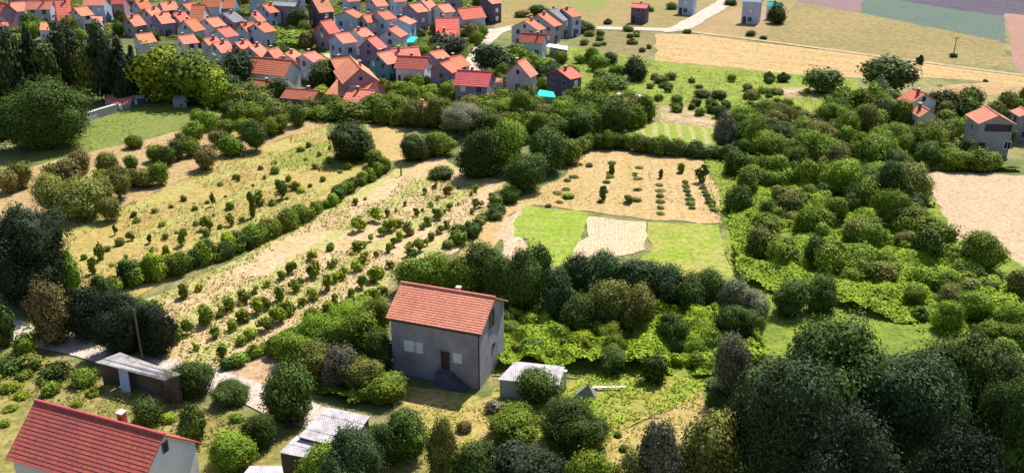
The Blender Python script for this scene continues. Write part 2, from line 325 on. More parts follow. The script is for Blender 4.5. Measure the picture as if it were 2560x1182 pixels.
def road(name, pts, wd, mat):
    w = [P(*p) for p in pts]; L = []; R_ = []
    # densify
    d = []
    for a, b_ in zip(w, w[1:]):
        n = max(2, int((b_-a).length/2)); d += [a.lerp(b_, k/n) for k in range(n)]
    d.append(w[-1])
    for _ in range(3): d = [d[0]] + [(d[i-1]+d[i]*2+d[i+1])/4 for i in range(1, len(d)-1)] + [d[-1]]
    ZL[0] += .003
    for i, p in enumerate(d):
        t_ = (d[min(i+1, len(d)-1)]-d[max(i-1, 0)]).normalized(); n = Vector((-t_.y, t_.x, 0)); h = wd/2*(1+.3*(float(vnoise(p.x, p.y, .4))-.5))
        L.append((p.x+n.x*h, p.y+n.y*h, ZL[0])); R_.append((p.x-n.x*h, p.y-n.y*h, ZL[0]))
    k = len(d); o = mesh(name, L+R_, [(i+k, i+k+1, i+1, i) for i in range(k-1)], mat); setp(o, kind='structure'); return o
m_road = fm('pale_gravel', (.66, .60, .58), (.58, .50, .46), (.72, .66, .62), 0, .4, .2)
road('dirt_track', [(-300, 760), (40, 824), (190, 862), (270, 885), (420, 925), (560, 955), (640, 990), (800, 1050)], 3.6, m_road)
road('village_road', [(1150, 250), (1178, 190), (1186, 140), (1210, 105), (1245, 78), (1290, 66), (1460, 70), (1690, 76)], 4.6, m_road)
road('country_road', [(1650, 78), (1700, 74), (1740, 50), (1790, 22), (1830, -4), (1920, -60)], 6.0, m_road)
road('field_track', [(1690, 76), (1900, 102), (2200, 142), (2560, 190)], 2.2, fm('track_pale', (.55, .44, .30), (.48, .36, .22), (.6, .5, .36), A_FAR, .4))
road('village_lane', [(700, 22), (800, 50), (900, 64), (1010, 66), (1130, 72), (1245, 78)], 4, m_road)
sheet('village_yard', [(776, 112), (845, 118), (880, 150), (835, 160)], fm('pale_yard', PALE, PINKTAN, PALE, 0, .4))
sheet('pale_yard', [(948, 208), (1040, 206), (1060, 226), (950, 232)], fm('pale_gravel_yard', PALE, TAN, PALE, 0, .4))

# ------------------------------------------------------------------ foliage prototypes
def ico(sub):
    import bmesh
    bm = bmesh.new(); bmesh.ops.create_icosphere(bm, subdivisions=sub, radius=1)
    v = np.array([q.co[:] for q in bm.verts]); f = np.array([[w.index for w in q.verts] for q in bm.faces]); bm.free(); return v, f
ICO2 = ico(2); ICO1 = ico(1)
def crown_arrays(shape, nl, lr, ncard, cs, seed):
    r = np.random.default_rng(seed); C = []; R = []
    tries = 0; ph1, ph2 = r.random(2)*6.28
    while len(C) < nl and tries < 9000:
        tries += 1
        z = r.random(); a = r.random()*2*np.pi
        prof = {'round': np.sqrt(max(0, 1-(2*z-1)**2)), 'tall': np.sqrt(max(0, 1-(2*z-1)**2))**.8, 'cone': (1-z)**.9*1.05,
                'vase': (.25+.75*z)*np.sqrt(max(0, 1-max(0, 2*z-1)**3)), 'flat': np.sqrt(max(0, 1-(2*z-1)**2)), 'bush': np.sqrt(max(0, 1-z**2))}[shape]
        if r.random() > prof+.1: continue
        q = (r.random()**.5)*prof*(1-lr)*(.78+.42*np.sin(a*2+ph1)*.5+.42*np.sin(a*3+ph2+z*3)*.5+.1)
        z = z*(.9+.14*np.sin(a+ph1))
        rr = lr*(.45+.95*r.random())*(1 if shape != 'cone' else max(.35, 1.1-z))
        C.append((.5*q*np.cos(a), .5*q*np.sin(a), z)); R.append(rr*.5)
    C = np.array(C); R = np.array(R)
    z0 = {'round': .04, 'tall': .05, 'cone': .06, 'vase': .12, 'flat': .30, 'bush': 0.0}[shape]
    z1 = 1-R.max()*.8
    C[:, 2] = z0+R.mean()*.8+(C[:, 2])*(z1-z0-R.mean()*.8)
    V = []; Fq = []; T = []; nv = 0
    # cards
    pr = R**2/np.sum(R**2); li = r.choice(len(R), ncard*2, p=pr)
    d = r.normal(size=(ncard*2, 3)); d /= np.linalg.norm(d, axis=1)[:, None]
    bump_ = 1.02+.2*np.sin(d[:, 0]*4+li*1.7)*np.cos(d[:, 1]*5+li*2.3)+.15*np.sin(d[:, 2]*6+li)+.17*r.normal(size=len(li))
    pos = C[li]+d*(R[li]*bump_)[:, None]
    keep = np.ones(len(li), bool)
    for k in range(len(R)):
        dd = np.linalg.norm(pos-C[k], axis=1); keep &= ~((dd < R[k]*.72) & (li != k))
    keep &= pos[:, 2] > .01
    pos = pos[keep][:ncard]; d = d[keep][:ncard]; li = li[keep][:ncard]
    n = d+r.normal(size=d.shape)*.26; n[:, 2] += .12; n /= np.linalg.norm(n, axis=1)[:, None]
    u = np.cross(n, r.normal(size=n.shape)); u /= np.linalg.norm(u, axis=1)[:, None]; w = np.cross(n, u)
    s = cs*(.55+.9*r.random(len(pos)))[:, None]; asp = (.55+.35*r.random(len(pos)))[:, None]
    q = np.stack([pos-u*s*.5, pos-w*s*asp*.5+n*s*.08, pos+u*s*.6, pos+w*s*asp*.5+n*s*.08], 1).reshape(-1, 3)
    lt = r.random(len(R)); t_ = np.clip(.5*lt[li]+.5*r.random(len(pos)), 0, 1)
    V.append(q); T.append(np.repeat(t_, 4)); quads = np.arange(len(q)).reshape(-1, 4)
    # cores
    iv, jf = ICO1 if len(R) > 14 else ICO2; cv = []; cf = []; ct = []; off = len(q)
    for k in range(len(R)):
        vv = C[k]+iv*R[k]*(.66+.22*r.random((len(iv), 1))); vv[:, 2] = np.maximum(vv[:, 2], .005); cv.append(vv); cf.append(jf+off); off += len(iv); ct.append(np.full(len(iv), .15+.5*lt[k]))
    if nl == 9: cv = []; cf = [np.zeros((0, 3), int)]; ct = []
    V += cv; T += ct
    return np.concatenate(V), quads, np.concatenate(cf), np.concatenate(T)
def crown_mesh(name, *a):
    V, q, tr_, T = crown_arrays(*a)
    me = bpy.data.meshes.new(name); me.vertices.add(len(V)); me.vertices.foreach_set('co', V.astype(np.float32).ravel())
    idx = np.concatenate([q.ravel(), tr_.ravel()]).astype(np.int32); me.loops.add(len(idx)); me.loops.foreach_set('vertex_index', idx)
    ls = np.concatenate([np.arange(len(q))*4, len(q)*4+np.arange(len(tr_))*3]).astype(np.int32)
    me.polygons.add(len(ls)); me.polygons.foreach_set('loop_start', ls); me.update(calc_edges=True)
    at_ = me.attributes.new('tone', 'FLOAT', 'POINT'); at_.data.foreach_set('value', T.astype(np.float32))
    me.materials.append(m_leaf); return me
PROTO = {}
def proto(shape, level, var):
    k = (shape, level, var)
    if k not in PROTO:
        nl, lr, nc, cs = {'huge': (110, .28, 48000, .021), 'big': (46, .36, 13000, .038), 'tree': (22, .48, 3600, .068), 'bush': (11, .55, 1100, .12), 'wisp': (9, .34, 420, .15)}[level]
        if shape == 'cone': nl = int(nl*1.3); lr *= .8
        PROTO[k] = crown_mesh('crown', shape, nl, lr, nc, cs, hash((shape, level)) % 1 + var*101+len(shape)*7+nl)
    return PROTO[k]
TRUNK = {}
def trunk(var):
    if var not in TRUNK:
        r = random.Random(var); m = MB(); p = Vector((0, 0, 0)); rad = .045
        for i in range(3):
            q = p+Vector((r.uniform(-.02, .02), r.uniform(-.02, .02), .2)); m.tube(p, q, rad, rad*.75); p = q; rad *= .75
            a = r.random()*6.3; m.tube(p, p+Vector((math.cos(a)*.22, math.sin(a)*.22, .18)), rad*.6, rad*.2, 5)
            a += 2.5; m.tube(p, p+Vector((math.cos(a)*.2, math.sin(a)*.2, .14)), rad*.55, rad*.2, 5)
        me = bpy.data.meshes.new('trunk'); me.from_pydata(m.v, [], m.f); me.materials.append(m_bark); TRUNK[var] = me
    return TRUNK[var]
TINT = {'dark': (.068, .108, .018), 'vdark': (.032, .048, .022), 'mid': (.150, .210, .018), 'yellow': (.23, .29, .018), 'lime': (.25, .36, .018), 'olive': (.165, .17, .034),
        'grey': (.17, .165, .10), 'blue': (.056, .094, .032), 'brown': (.17, .135, .045)}
TONEW = {'dark': 'dark green', 'vdark': 'blackish green', 'mid': 'mid green', 'yellow': 'yellow-green', 'lime': 'bright lime-green', 'olive': 'olive', 'grey': 'greyish', 'blue': 'blue-green', 'brown': 'brownish olive'}
SHW = {'round': 'round', 'tall': 'tall oval', 'cone': 'conical', 'vase': 'vase-shaped', 'flat': 'spreading', 'bush': 'low'}
def plant(x, y, w, h, shape, tint, kind='tree', cat=None, group=None, label=None, front=True, wpos=None):
    """x,y = pixel where the crown meets the ground in front, w/h in metres"""
    p = wpos if wpos is not None else P(x, y) + Vector((0, (w*.35 if front else 0), 0))
    lvl = 'huge' if w > 6 and p.y < 95 or w > 8.5 else 'big' if w > 4.6 or (w > 2.9 and p.y < 95) else 'tree' if w > 2.6 else 'bush'
    if p.y > 170: lvl = 'tree' if w > 3 else 'bush'
    if kind == 'sapling': lvl = 'wisp'
    var = random.randrange(5); me = proto(shape, lvl, var); rz = random.random()*6.28
    c = TINT[tint]; k = random.uniform(.85, 1.2); col = (c[0]*k, c[1]*k, c[2]*k, 1)
    if kind in ('bush', 'sapling', 'shrub', 'hedge_bush'):
        o = bpy.data.objects.new(kind, me); COL.objects.link(o); o.location = p; o.rotation_euler = (0, 0, rz); o.scale = (w*random.uniform(.85, 1.2), w*random.uniform(.85, 1.2), h); o.color = col
        cat = cat or 'bush'
    else:
        o = empty(kind, p, rz); c_ = bpy.data.objects.new('crown', me); COL.objects.link(c_); c_.parent = o; c_.scale = (w*random.uniform(.88, 1.2), w*random.uniform(.88, 1.15), h); c_.color = col
        t_ = bpy.data.objects.new('trunk', trunk(var)); COL.objects.link(t_); t_.parent = o; t_.scale = (w*.9, w*.9, h); cat = cat or 'tree'
    o['category'] = cat
    if group: o['group'] = group
    if label: o['label'] = label
    else:
        px = Q(p); kw = {'sapling': 'young tree', 'hedge_bush': 'hedge bush', 'orchard_tree': 'orchard tree', 'shrub': 'shrub'}.get(kind, cat)
        sz = 'large' if (w > 5 and cat == 'tree') or (w > 3 and cat != 'tree') else 'small' if (w < 3.4 and cat == 'tree') or w < 1.4 else ''
        ALL.append((o, px, ' '.join(s for s in (sz, TONEW[tint], SHW[shape], kw) if s)))
    return o
def pt(x, yb, wpx, yt, shape, tint, kind='broadleaf_tree', **k):
    s = sc(yb); w = wpx/s; base = P(x, yb)+Vector((0, w*.35, 0))
    h = 1.0
    while Q(base+Vector((0, 0, h)))[1] > yt and h < 30: h += .1
    return plant(x, yb, w, h, shape, tint, kind, **k)
USED = []
def scatter(poly, n, wr, hr_, shapes, tints, kind, group, cat=None, gap=.75, keepout=None):
    w_ = wpoly(poly); xs = [p.x for p in w_]; ys = [p.y for p in w_]; c = 0; tries = 0; loc = []
    while c < n and tries < n*60:
        tries += 1; x = random.uniform(min(xs), max(xs)); y = random.uniform(min(ys), max(ys))
        if not bool(inpoly(np.array([x]), np.array([y]), w_)[0]): continue
        w = random.uniform(*wr)
        if any((x-a)**2+(y-b_)**2 < ((w+q)*.5*gap)**2 for a, b_, q in loc): continue
        if any((x-a)**2+(y-b_)**2 < (q+w*.35)**2 for a, b_, q in USED): continue
        loc.append((x, y, w)); plant(0, 0, w, w*random.uniform(*hr_), random.choice(shapes), random.choice(tints), kind, cat, group, wpos=Vector((x, y, 0))); c += 1

# ------------------------------------------------------------------ houses
HW = []   # house list for keep-out and labels
def window_on(par, face, L, Wd, u, z, w, h, style='dark'):
    """face: 'front' (y=-W/2), 'e' (+x end), 'w' (-x end), 'back'"""
    def box(m, a0, a1, z0, z1, d0, d1):
        if face == 'front': m.box(a0, a1, -Wd/2-d1, -Wd/2-d0, z0, z1)
        elif face == 'back': m.box(a0, a1, Wd/2+d0, Wd/2+d1, z0, z1)
        elif face == 'e': m.box(L/2+d0, L/2+d1, a0, a1, z0, z1)
        else: m.box(-L/2-d1, -L/2-d0, a0, a1, z0, z1)
    m = MB()
    t_ = .09
    box(m, u-w/2-t_, u-w/2, z-t_, z+h+t_, -.02, .07); box(m, u+w/2, u+w/2+t_, z-t_, z+h+t_, -.02, .07)
    box(m, u-w/2, u+w/2, z+h, z+h+t_, -.02, .07); box(m, u-w/2, u+w/2, z-t_, z, -.02, .09)
    if style in ('dark', 'glass') and w > .7: box(m, u-.03, u+.03, z, z+h, -.02, .05)
    fr = m.build('window', (m_frame2 if par.name.startswith('village') else m_frame) if style != 'bare' else WALL['dark'], par)
    m = MB(); box(m, u-w/2, u+w/2, z, z+h, -.02, .025); m.build('pane', m_glass, fr)
    if style == 'shutter':
        m = MB(); n = 9
        for i in range(n): box(m, u-w/2+.02, u+w/2-.02, z+h*i/n, z+h*(i+.78)/n, .03, .06)
        m.build('shutter', m_shut, fr)
    return fr
def roof_mesh(par, L, Wd, he, hr, mat, ov=.35, courses=10, th=.10, cap=True):
    m = MB(); rise = hr-he; hw = Wd/2; sl_ = rise/hw
    for sy in (-1, 1):
        for k in range(courses):
            a = k/courses; b_ = (k+1)/courses
            tot = hw+ov
            y0 = tot*(1-a); y1 = tot*(1-b_)*1.0
            z0 = hr - sl_*y0 + .10; z1 = hr - sl_*y1 + .10
            lift = .04
            A = Vector((-L/2-ov, sy*y0, z0+lift)); B = Vector((L/2+ov, sy*y0, z0+lift)); C = Vector((L/2+ov, sy*y1, z1)); D = Vector((-L/2-ov, sy*y1, z1))
            if sy > 0: A, B, C, D = B, A, D, C
            m.slab(A, B, C, D, th)
    o = m.build('roof', mat, par)
    if cap:
        c = MB(); c.tube((-L/2-ov-.02, 0, hr+.13), (L/2+ov+.02, 0, hr+.13), .14, .14, 8); c.build('ridge_cap', mat, o)
    return o
def house_body(par, L, Wd, he, hr, wm):
    h = Wd/2; m = MB()
    prof = [(-h, 0), (h, 0), (h, he), (0, hr-.02), (-h, he)]
    m.poly([(-L/2, y, z) for y, z in prof], [(L/2, y, z) for y, z in prof])
    return m.build('wall', WALL[wm] if isinstance(wm, str) else wm, par)
def chimney(roof, x, y, z, h=1.1, w=.45):
    m = MB(); m.box(x-w/2, x+w/2, y-w/2, y+w/2, z-.8, z+h); c = m.build('chimney', m_brick, roof)
    m = MB(); m.box(x-w/2-.08, x+w/2+.08, y-w/2-.08, y+w/2+.08, z+h+.002, z+h+.12); m.build('chimney_cap', m_conc, c)
def solve(R0, R1, E0, hr):
    a = P(*R0, hr); b_ = P(*R1, hr); u = (b_-a); u.z = 0; L = u.length; u = u/L; best = None
    he = hr-.6
    while he > max(1.6, hr-6):
        e = P(*E0, he); d = e-a; al = d.dot(u); pr = d-u*al; pr.z = 0; w = pr.length; r = (hr-he)/max(w, .1)
        cost = abs(al)*.5+6*max(0, r-.85)+6*max(0, .38-r)+.4*max(0, 1.8-w)
        if best is None or cost < best[0]: best = (cost, he, w, al, e)
        he -= .1
    cost, he, w, al, e = best
    v_ = (e-a)-u*al; v_.z = 0; v_.normalize()
    return a, u, L, v_, w, he
def build_house(name, R0, R1, E0, hr, wall, roof, label, cat='house', wins='auto', chim=True, group=None, minL=4.0, capL=12, maxw=5.5):
    a, u, L, v_, w, he = solve(R0, R1, E0, hr)
    w = min(w, maxw); L = max(min(L, capL), minL); he = max(he, hr-w*.9)
    cen = a + u*(L/2); xl = Vector((-v_.y, v_.x, 0)) * 1.0   # y_local=-v ; x = y cross z
    yl = -v_; xl = yl.cross(Vector((0, 0, 1))); sgn = 1 if xl.dot(u) > 0 else -1
    ov = .35; Li = max(2.2, L-2*ov); Wd = max(2.4, 2*w-2*ov)
    o = empty(name, (cen.x, cen.y, 0), math.atan2(xl.y, xl.x))
    wl = house_body(o, Li, Wd, he+.1, hr, wall); rf = roof_mesh(o, Li, Wd, he+.1, hr, ROOF[roof], ov, 8 if name == 'village_house' else 15)
    near = 'w' if sgn > 0 else 'e'      # gable at R0
    if wins == 'auto' and name != 'shed':
        st = ['dark', 'dark', 'shutter']
        fl = [1.0] if he < 4.3 else [.8, 3.2]
        for z in fl:
            n = max(1, int(Li/2.6))
            for i in range(n):
                window_on(o, 'front', Li, Wd, -Li/2+(i+.5)*Li/n, z, 1.0, 1.15, random.choice(st))
            n = max(1, int(Wd/3.0))
            for i in range(n):
                window_on(o, near, Li, Wd, -Wd/2+(i+.5)*Wd/n, z, .95, 1.1, random.choice(st))
        if hr-he > 1.6 and Wd > 4: window_on(o, near, Li, Wd, 0, he+.3, .7, .8, 'dark')
        m = MB(); m.box(-Li/2+.5, -Li/2+1.4, -Wd/2-.05, -Wd/2+.02, .05, 2.1); d = m.build('door', m_door, o); m = MB(); m.box(-Li/2+1.25, -Li/2+1.33, -Wd/2-.1, -Wd/2-.055, 1.0, 1.06); m.build('handle', m_metal, d)
    if chim and name != 'shed': chimney(rf, Li*random.uniform(-.3, .3), random.choice([-.6, .6]), hr-.3, 1.0)
    setp(o, label, cat, group)
    c = Vector((cen.x, cen.y, 0)); USED.append((c.x, c.y, max(Li, Wd)*.52)); HW.append(o)
    return o, Li, Wd, he+.1, near
VG = 'village houses with orange tiled roofs'
V = [ # R0, R1, E0, hr, wall, roof
 ((335, 2), (367, -2), (350, 24), 7.5, 'lilac', 'coral', ''), ((399, 8), (438, 5), (414, 28), 7, 'blue', 'salmon', ''),
 ((386, 37), (415, 34), (410, 61), 6.5, 'purple', 'salmon', ''), ((316, 43), (341, 39), (336, 67), 6, 'grey', 'salmon', ''),
 ((458, 53), (484, 48), (487, 80), 7, 'lilac', 'coral', ''), ((338, 88), (376, 84), (362, 110), 6.5, 'blue', 'salmon', ''),
 ((444, 93), (476, 89), (472, 111), 6.5, 'white', 'salmon', ''), ((479, 13), (506, 13), (503, 44), 7.5, 'lilac', 'coral', ''),
 ((137, 2), (175, 0), (160, 28), 8.5, 'blue', 'coral', ''), ((68, 3), (132, 3), (66, 24), 7.5, 'lilac', 'rose', ''),
 ((26, 8), (62, 6), (32, 19), 6.5, 'blue', 'salmon', ''), ((-25, 6), (15, 9), (-20, 38), 8, 'mauve', 'red', ''),
 ((212, -7), (268, -7), (213, 14), 8, 'blue', 'rose', ''), ((282, -9), (308, -9), (286, 4), 8, 'mauve', 'red', ''),
 ((510, -9), (555, -9), (514, 9), 8, 'blue', 'coral', ''), ((556, -9), (592, -9), (568, 11), 7.5, 'teal', 'coral', ''),
 ((556, 35), (577, 32), (586, 58), 7.5, 'grey', 'grey', ''), ((542, 75), (572, 70), (567, 95), 6.5, 'blue', 'coral', ''),
 ((627, 37), (644, 30), (643, 60), 7, 'white', 'coral', ''), ((635, 62), (660, 58), (664, 83), 6.5, 'lilac', 'coral', ''),
 ((508, 100), (534, 95), (520, 115), 6, 'lilac', 'rose', ''), ((532, 109), (556, 105), (554, 134), 6.5, 'blue', 'salmon', ''),
 ((587, 109), (611, 104), (605, 124), 5.5, 'teal', 'salmon', ''), ((621, 118), (640, 113), (652, 144), 6, 'lilac', 'salmon', ''),
 ((669, 128), (695, 120), (688, 147), 6, 'purple', 'salmon', ''), ((712, 136), (736, 126), (744, 156), 6.5, 'lilac', 'salmon', ''),
 ((756, 138), (780, 132), (784, 158), 6.5, 'blue', 'salmon', ''), ((825, 150), (845, 148), (864, 190), 7, 'dark', 'coral', ''),
 ((780, 0), (818, -4), (798, 33), 9, 'dark', 'salmon', ''), ((800, 56), (827, 51), (824, 85), 8, 'mauve', 'coral', ''),
 ((861, 30), (883, 25), (892, 47), 8, 'blue', 'coral', ''), ((836, 88), (858, 85), (864, 110), 8, 'blue', 'salmon', ''),
 ((883, 76), (908, 72), (905, 95), 7, 'white', 'salmon', ''), ((918, 100), (934, 95), (947, 125), 7.5, 'purple', 'coral', ''),
 ((925, -3), (955, -6), (942, 18), 8.5, 'lilac', 'salmon', ''), ((942, 33), (956, 31), (967, 51), 8, 'blue', 'coral', ''),
 ((1022, 14), (1038, 12), (1046, 33), 8.5, 'purple', 'salmon', ''), ((996, 50), (1015, 42), (1026, 63), 8, 'blue', 'salmon', ''),
 ((972, 76), (992, 67), (1002, 95), 7.5, 'lilac', 'coral', ''), ((1050, 0), (1068, -3), (1078, 30), 8, 'blue', 'rose', ''),
 ((1088, 47), (1147, 46), (1088, 74), 7.5, 'mauve', 'coral', ''), ((1097, 77), (1112, 76), (1130, 97), 5, 'purple', 'coral', ''),
 ((1143, 24), (1203, 18), (1140, 41), 7.5, 'blue', 'coral', ''), ((1213, -4), (1230, -6), (1235, 11), 8, 'dark', 'rose', ''),
 ((978, -7), (994, -8), (987, 7), 8, 'blue', 'coral', ''), ((860, -8), (885, -10), (876, 6), 8, 'blue', 'coral', ''),
 ((941, 136), (960, 132), (969, 163), 7, 'teal', 'salmon', ''), ((975, 124), (1046, 119), (970, 139), 5.5, 'lilac', 'rose', ''),
 ((993, 141), (1071, 145), (987, 170), 6.5, 'white', 'red', ''), ((1073, 132), (1092, 129), (1102, 147), 4.5, 'purple', 'salmon', ''),
 ((1100, 161), (1118, 155), (1131, 184), 7, 'purple', 'coral', ''), ((1122, 147), (1142, 142), (1150, 171), 7, 'lilac', 'coral', ''),
 ((1143, 177), (1230, 182), (1138, 213), 7.5, 'purple', 'red', ''), ((901, 172), (868, 134), (950, 203), 8.5, 'mauve', 'salmon', ''),
 ((631, 144), (731, 153), (626, 182), 7, 'white', 'coral', ''), ((715, 223), (797, 229), (694, 246), 3.6, 'dull', 'dull', ''),
 ((845, 197), (933, 207), (812, 236), 4.6, 'mauve', 'salmon', ''), ((872, 222), (940, 228), (850, 258), 3.8, 'mauve', 'salmon', ''), ((640, 200), (710, 208), (634, 218), 3.6, 'lilac', 'coral', ''),
 ((1033, 257), (1100, 258), (1016, 270), 3.4, 'white', 'rose', ''),
 ((1344, 38), (1361, 34), (1386, 68), 8, 'grey', 'coral', ''), ((1310, 54), (1328, 49), (1345, 78), 7.5, 'lilac', 'coral', ''),
 ((1303, 84), (1364, 88), (1298, 104), 6.5, 'blue', 'red', ''), ((1404, 24), (1430, 20), (1448, 42), 8, 'blue', 'coral', ''),
 ((1372, 27), (1394, 22), (1408, 54), 8, 'grey', 'grey', ''),
 ((1293, 158), (1311, 150), (1322, 196), 7.5, 'lilac', 'rose', ''), ((1394, 176), (1416, 171), (1432, 199), 7, 'dark', 'coral', ''),
 ((1580, 9), (1622, 12), (1573, 19), 5.5, 'dark', 'rose', ''), ((1858, -8), (1907, -5), (1854, 4), 8.5, 'blue', 'blue', ''),
 ((1698, -16), (1742, -13), (1696, -3), 7, 'blue', 'blue', ''), ((1922, 5), (1955, 9), (1920, 16), 5, 'white', 'turquoise', ''),
 ((685, 2), (744, 6), (684, 13), 8, 'purple', 'pale', ''),
 ((2315, 236), (2283, 224), (2275, 261), 6.5, 'white', 'coral', ''), ((2325, 278), (2309, 269), (2300, 294), 4.5, 'white', 'salmon', ''),
 ((2575, 284), (2555, 272), (2549, 294), 6, 'grey', 'rose', ''),
 ((362, 24), (388, 20), (384, 46), 7, 'lilac', 'salmon', ''), ((432, 36), (456, 32), (455, 58), 6.5, 'white', 'coral', ''), ((456, 12), (478, 9), (478, 32), 7, 'blue', 'coral', ''), ((512, 49), (534, 46), (534, 70), 6.5, 'lilac', 'salmon', ''),
 ((184, 22), (206, 19), (204, 42), 7, 'white', 'salmon', ''), ((905, 40), (925, 38), (926, 58), 7, 'lilac', 'coral', ''), ((1092, 14), (1114, 12), (1114, 33), 7, 'white', 'salmon', ''), ((655, 14), (680, 11), (676, 34), 7, 'blue', 'coral', ''), ((600, 62), (620, 59), (620, 82), 6, 'lilac', 'coral', ''),
 ((300, -22), (330, -24), (315, -4), 8, 'lilac', 'coral', ''), ((440, -20), (480, -22), (452, -3), 8, 'blue', 'rose', ''), ((20, -22), (80, -22), (22, -6), 8, 'mauve', 'red', ''),
 ((620, -16), (660, -18), (632, 0), 8, 'blue', 'rose', ''), ((1110, -18), (1150, -19), (1120, -2), 8, 'purple', 'rose', ''), ((720, -22), (760, -24), (732, -8), 8, 'blue', 'coral', ''),
]
WALLW = {'white': 'white', 'lilac': 'lilac-grey', 'mauve': 'mauve', 'blue': 'pale blue', 'purple': 'plum', 'teal': 'teal', 'grey': 'grey', 'dark': 'dark', 'dull': 'brownish'}
ROOFW = {'coral': 'coral', 'salmon': 'light orange', 'red': 'red', 'rose': 'faded rose', 'dull': 'dull red', 'grey': 'grey', 'pale': 'pale flat', 'blue': 'pale blue', 'turquoise': 'turquoise', 'white': 'white'}
WALL['dull'] = wall_mat('brownish_render', (.3, .2, .16))
for i, (R0, R1, E0, hr, wl, rf, lb) in enumerate(V):
    if hr >= 6: hr = 5.3 + (hr-6)*.9
    o, Li, Wd, he, near = build_house('village_house', R0, R1, E0, hr, wl, rf, '', group=VG if R0[0] < 1240 else None)
    ALL.append((o, (R0[0], R0[1]), f'{WALLW[wl]} house with {ROOFW[rf]} {"" if abs(R1[0]-R0[0]) < 45 else "long "}roof'))

# main grey house
o, L_, W_, he_, near = build_house('grey_house', (1238, 746), (1003, 708), (1203, 836), 8.25, 'main', 'rose',
    'grey rendered two-storey house with pink tiled roof in the foreground middle', wins=None, chim=False, capL=14)
MAIN = o
for c in list(o.children):
    if c.name.startswith('roof'): rfm = c
fx = -1   # local x of image left
def sgnx(): return 1 if (o.matrix_basis.to_3x3() @ Vector((1, 0, 0))).x > 0 else -1
sx = 1 if math.cos(o.rotation_euler.z) > 0 else -1
window_on(o, 'front', L_, W_, sx*(-L_/2+1.35+.55), 2.9, .95, 1.0, 'shutter'); window_on(o, 'front', L_, W_, sx*(-L_/2+2.98), 2.9, .62, 1.0, 'shutter')
window_on(o, 'front', L_, W_, sx*(L_/2-2.3), 2.6, .75, .9, 'shutter')
m = MB(); ux = sx*(L_/2-3.55); m.box(ux-.48, ux+.48, -W_/2-.03, -W_/2+.02, 1.5, 3.55); d = m.build('door', m_door, o)
m = MB(); m.box(ux-.56, ux-.485, -W_/2-.07, -W_/2+.02, 1.45, 3.63); m.box(ux+.485, ux+.56, -W_/2-.07, -W_/2+.02, 1.45, 3.63); m.box(ux-.484, ux+.484, -W_/2-.07, -W_/2+.02, 3.555, 3.63); m.build('door_frame', WALL['grey'], d)
m = MB(); m.box(ux+.3, ux+.36, -W_/2-.09, -W_/2-.032, 2.5, 2.56); m.build('handle', m_metal, d)
m = MB(); m.box(ux-.8, ux+.8, -W_/2-1.0, -W_/2-.004, 0, 1.42); [m.box(ux+.8+.3*i, ux+1.1+.3*i, -W_/2-1.0, -W_/2-.004, 0, 1.42-.24*(i+1)) for i in range(5)]; m.build('shade_toned_steps', WALL['dark'], o)  # steps take the dark render to stand in for shadow below the door
window_on(o, near, L_, W_, -.15, 5.3, 1.1, 1.6, 'bare'); window_on(o, near, L_, W_, .3, 2.7, .4, .5, 'bare')
m = MB(); m.tube((sx*(L_/2-.08), -W_/2-.07, .1), (sx*(L_/2-.08), -W_/2-.07, he_-.1), .05, .05, 8); m.build('downpipe', m_door, o)
m = MB(); m.tube((-L_/2-.3, -W_/2-.38, he_-.24), (L_/2+.3, -W_/2-.38, he_-.24), .07, .07, 8); m.build('gutter', m_door, o)
chimney(rfm, sx*1.0, .45, 8.0, .55, .34)

# lower-left house
o, L2, W2, he2, near2 = build_house('white_gabled_house', (411, 1089), (88, 1003), (338, 1242), 6.6, 'white', 'dull',
    'house with dark pink tiled roof and white gable in the lower left corner', wins=None, chim=False, capL=15, maxw=8.5)
LEFTH = o
window_on(o, near2, L2, W2, .2, 5.0, .45, .75, 'bare')
window_on(o, 'front', L2, W2, 1.5, 1.2, 1.1, 1.2, 'dark'); window_on(o, 'front', L2, W2, -2, 1.2, 1.1, 1.2, 'dark')
for c in list(o.children):
    if c.name.startswith('roof'): chimney(c, (1 if math.cos(o.rotation_euler.z) > 0 else -1)*.9, 1.5, 5.7, .7, .5)
# right unfinished house
o, L3, W3, he3, near3 = build_house('tall_grey_house', (2499, 290), (2479, 277), (2446, 311), 7.2, 'grey', 'rose',
    'unfinished grey-violet house with open upper balcony at the right edge', wins=None, chim=False, minL=6, maxw=4.6)
window_on(o, near3, L3, W3, .4, he3-1.3, 4.2, 1.1, 'bare'); window_on(o, near3, L3, W3, -1.8, .3, 1.0, 2.1, 'bare'); window_on(o, 'front', L3, W3, 0, he3-1.9, 1, 1.1, 'dark'); window_on(o, near3, L3, W3, 2.4, 1.5, 1.0, 1.2, 'dark')

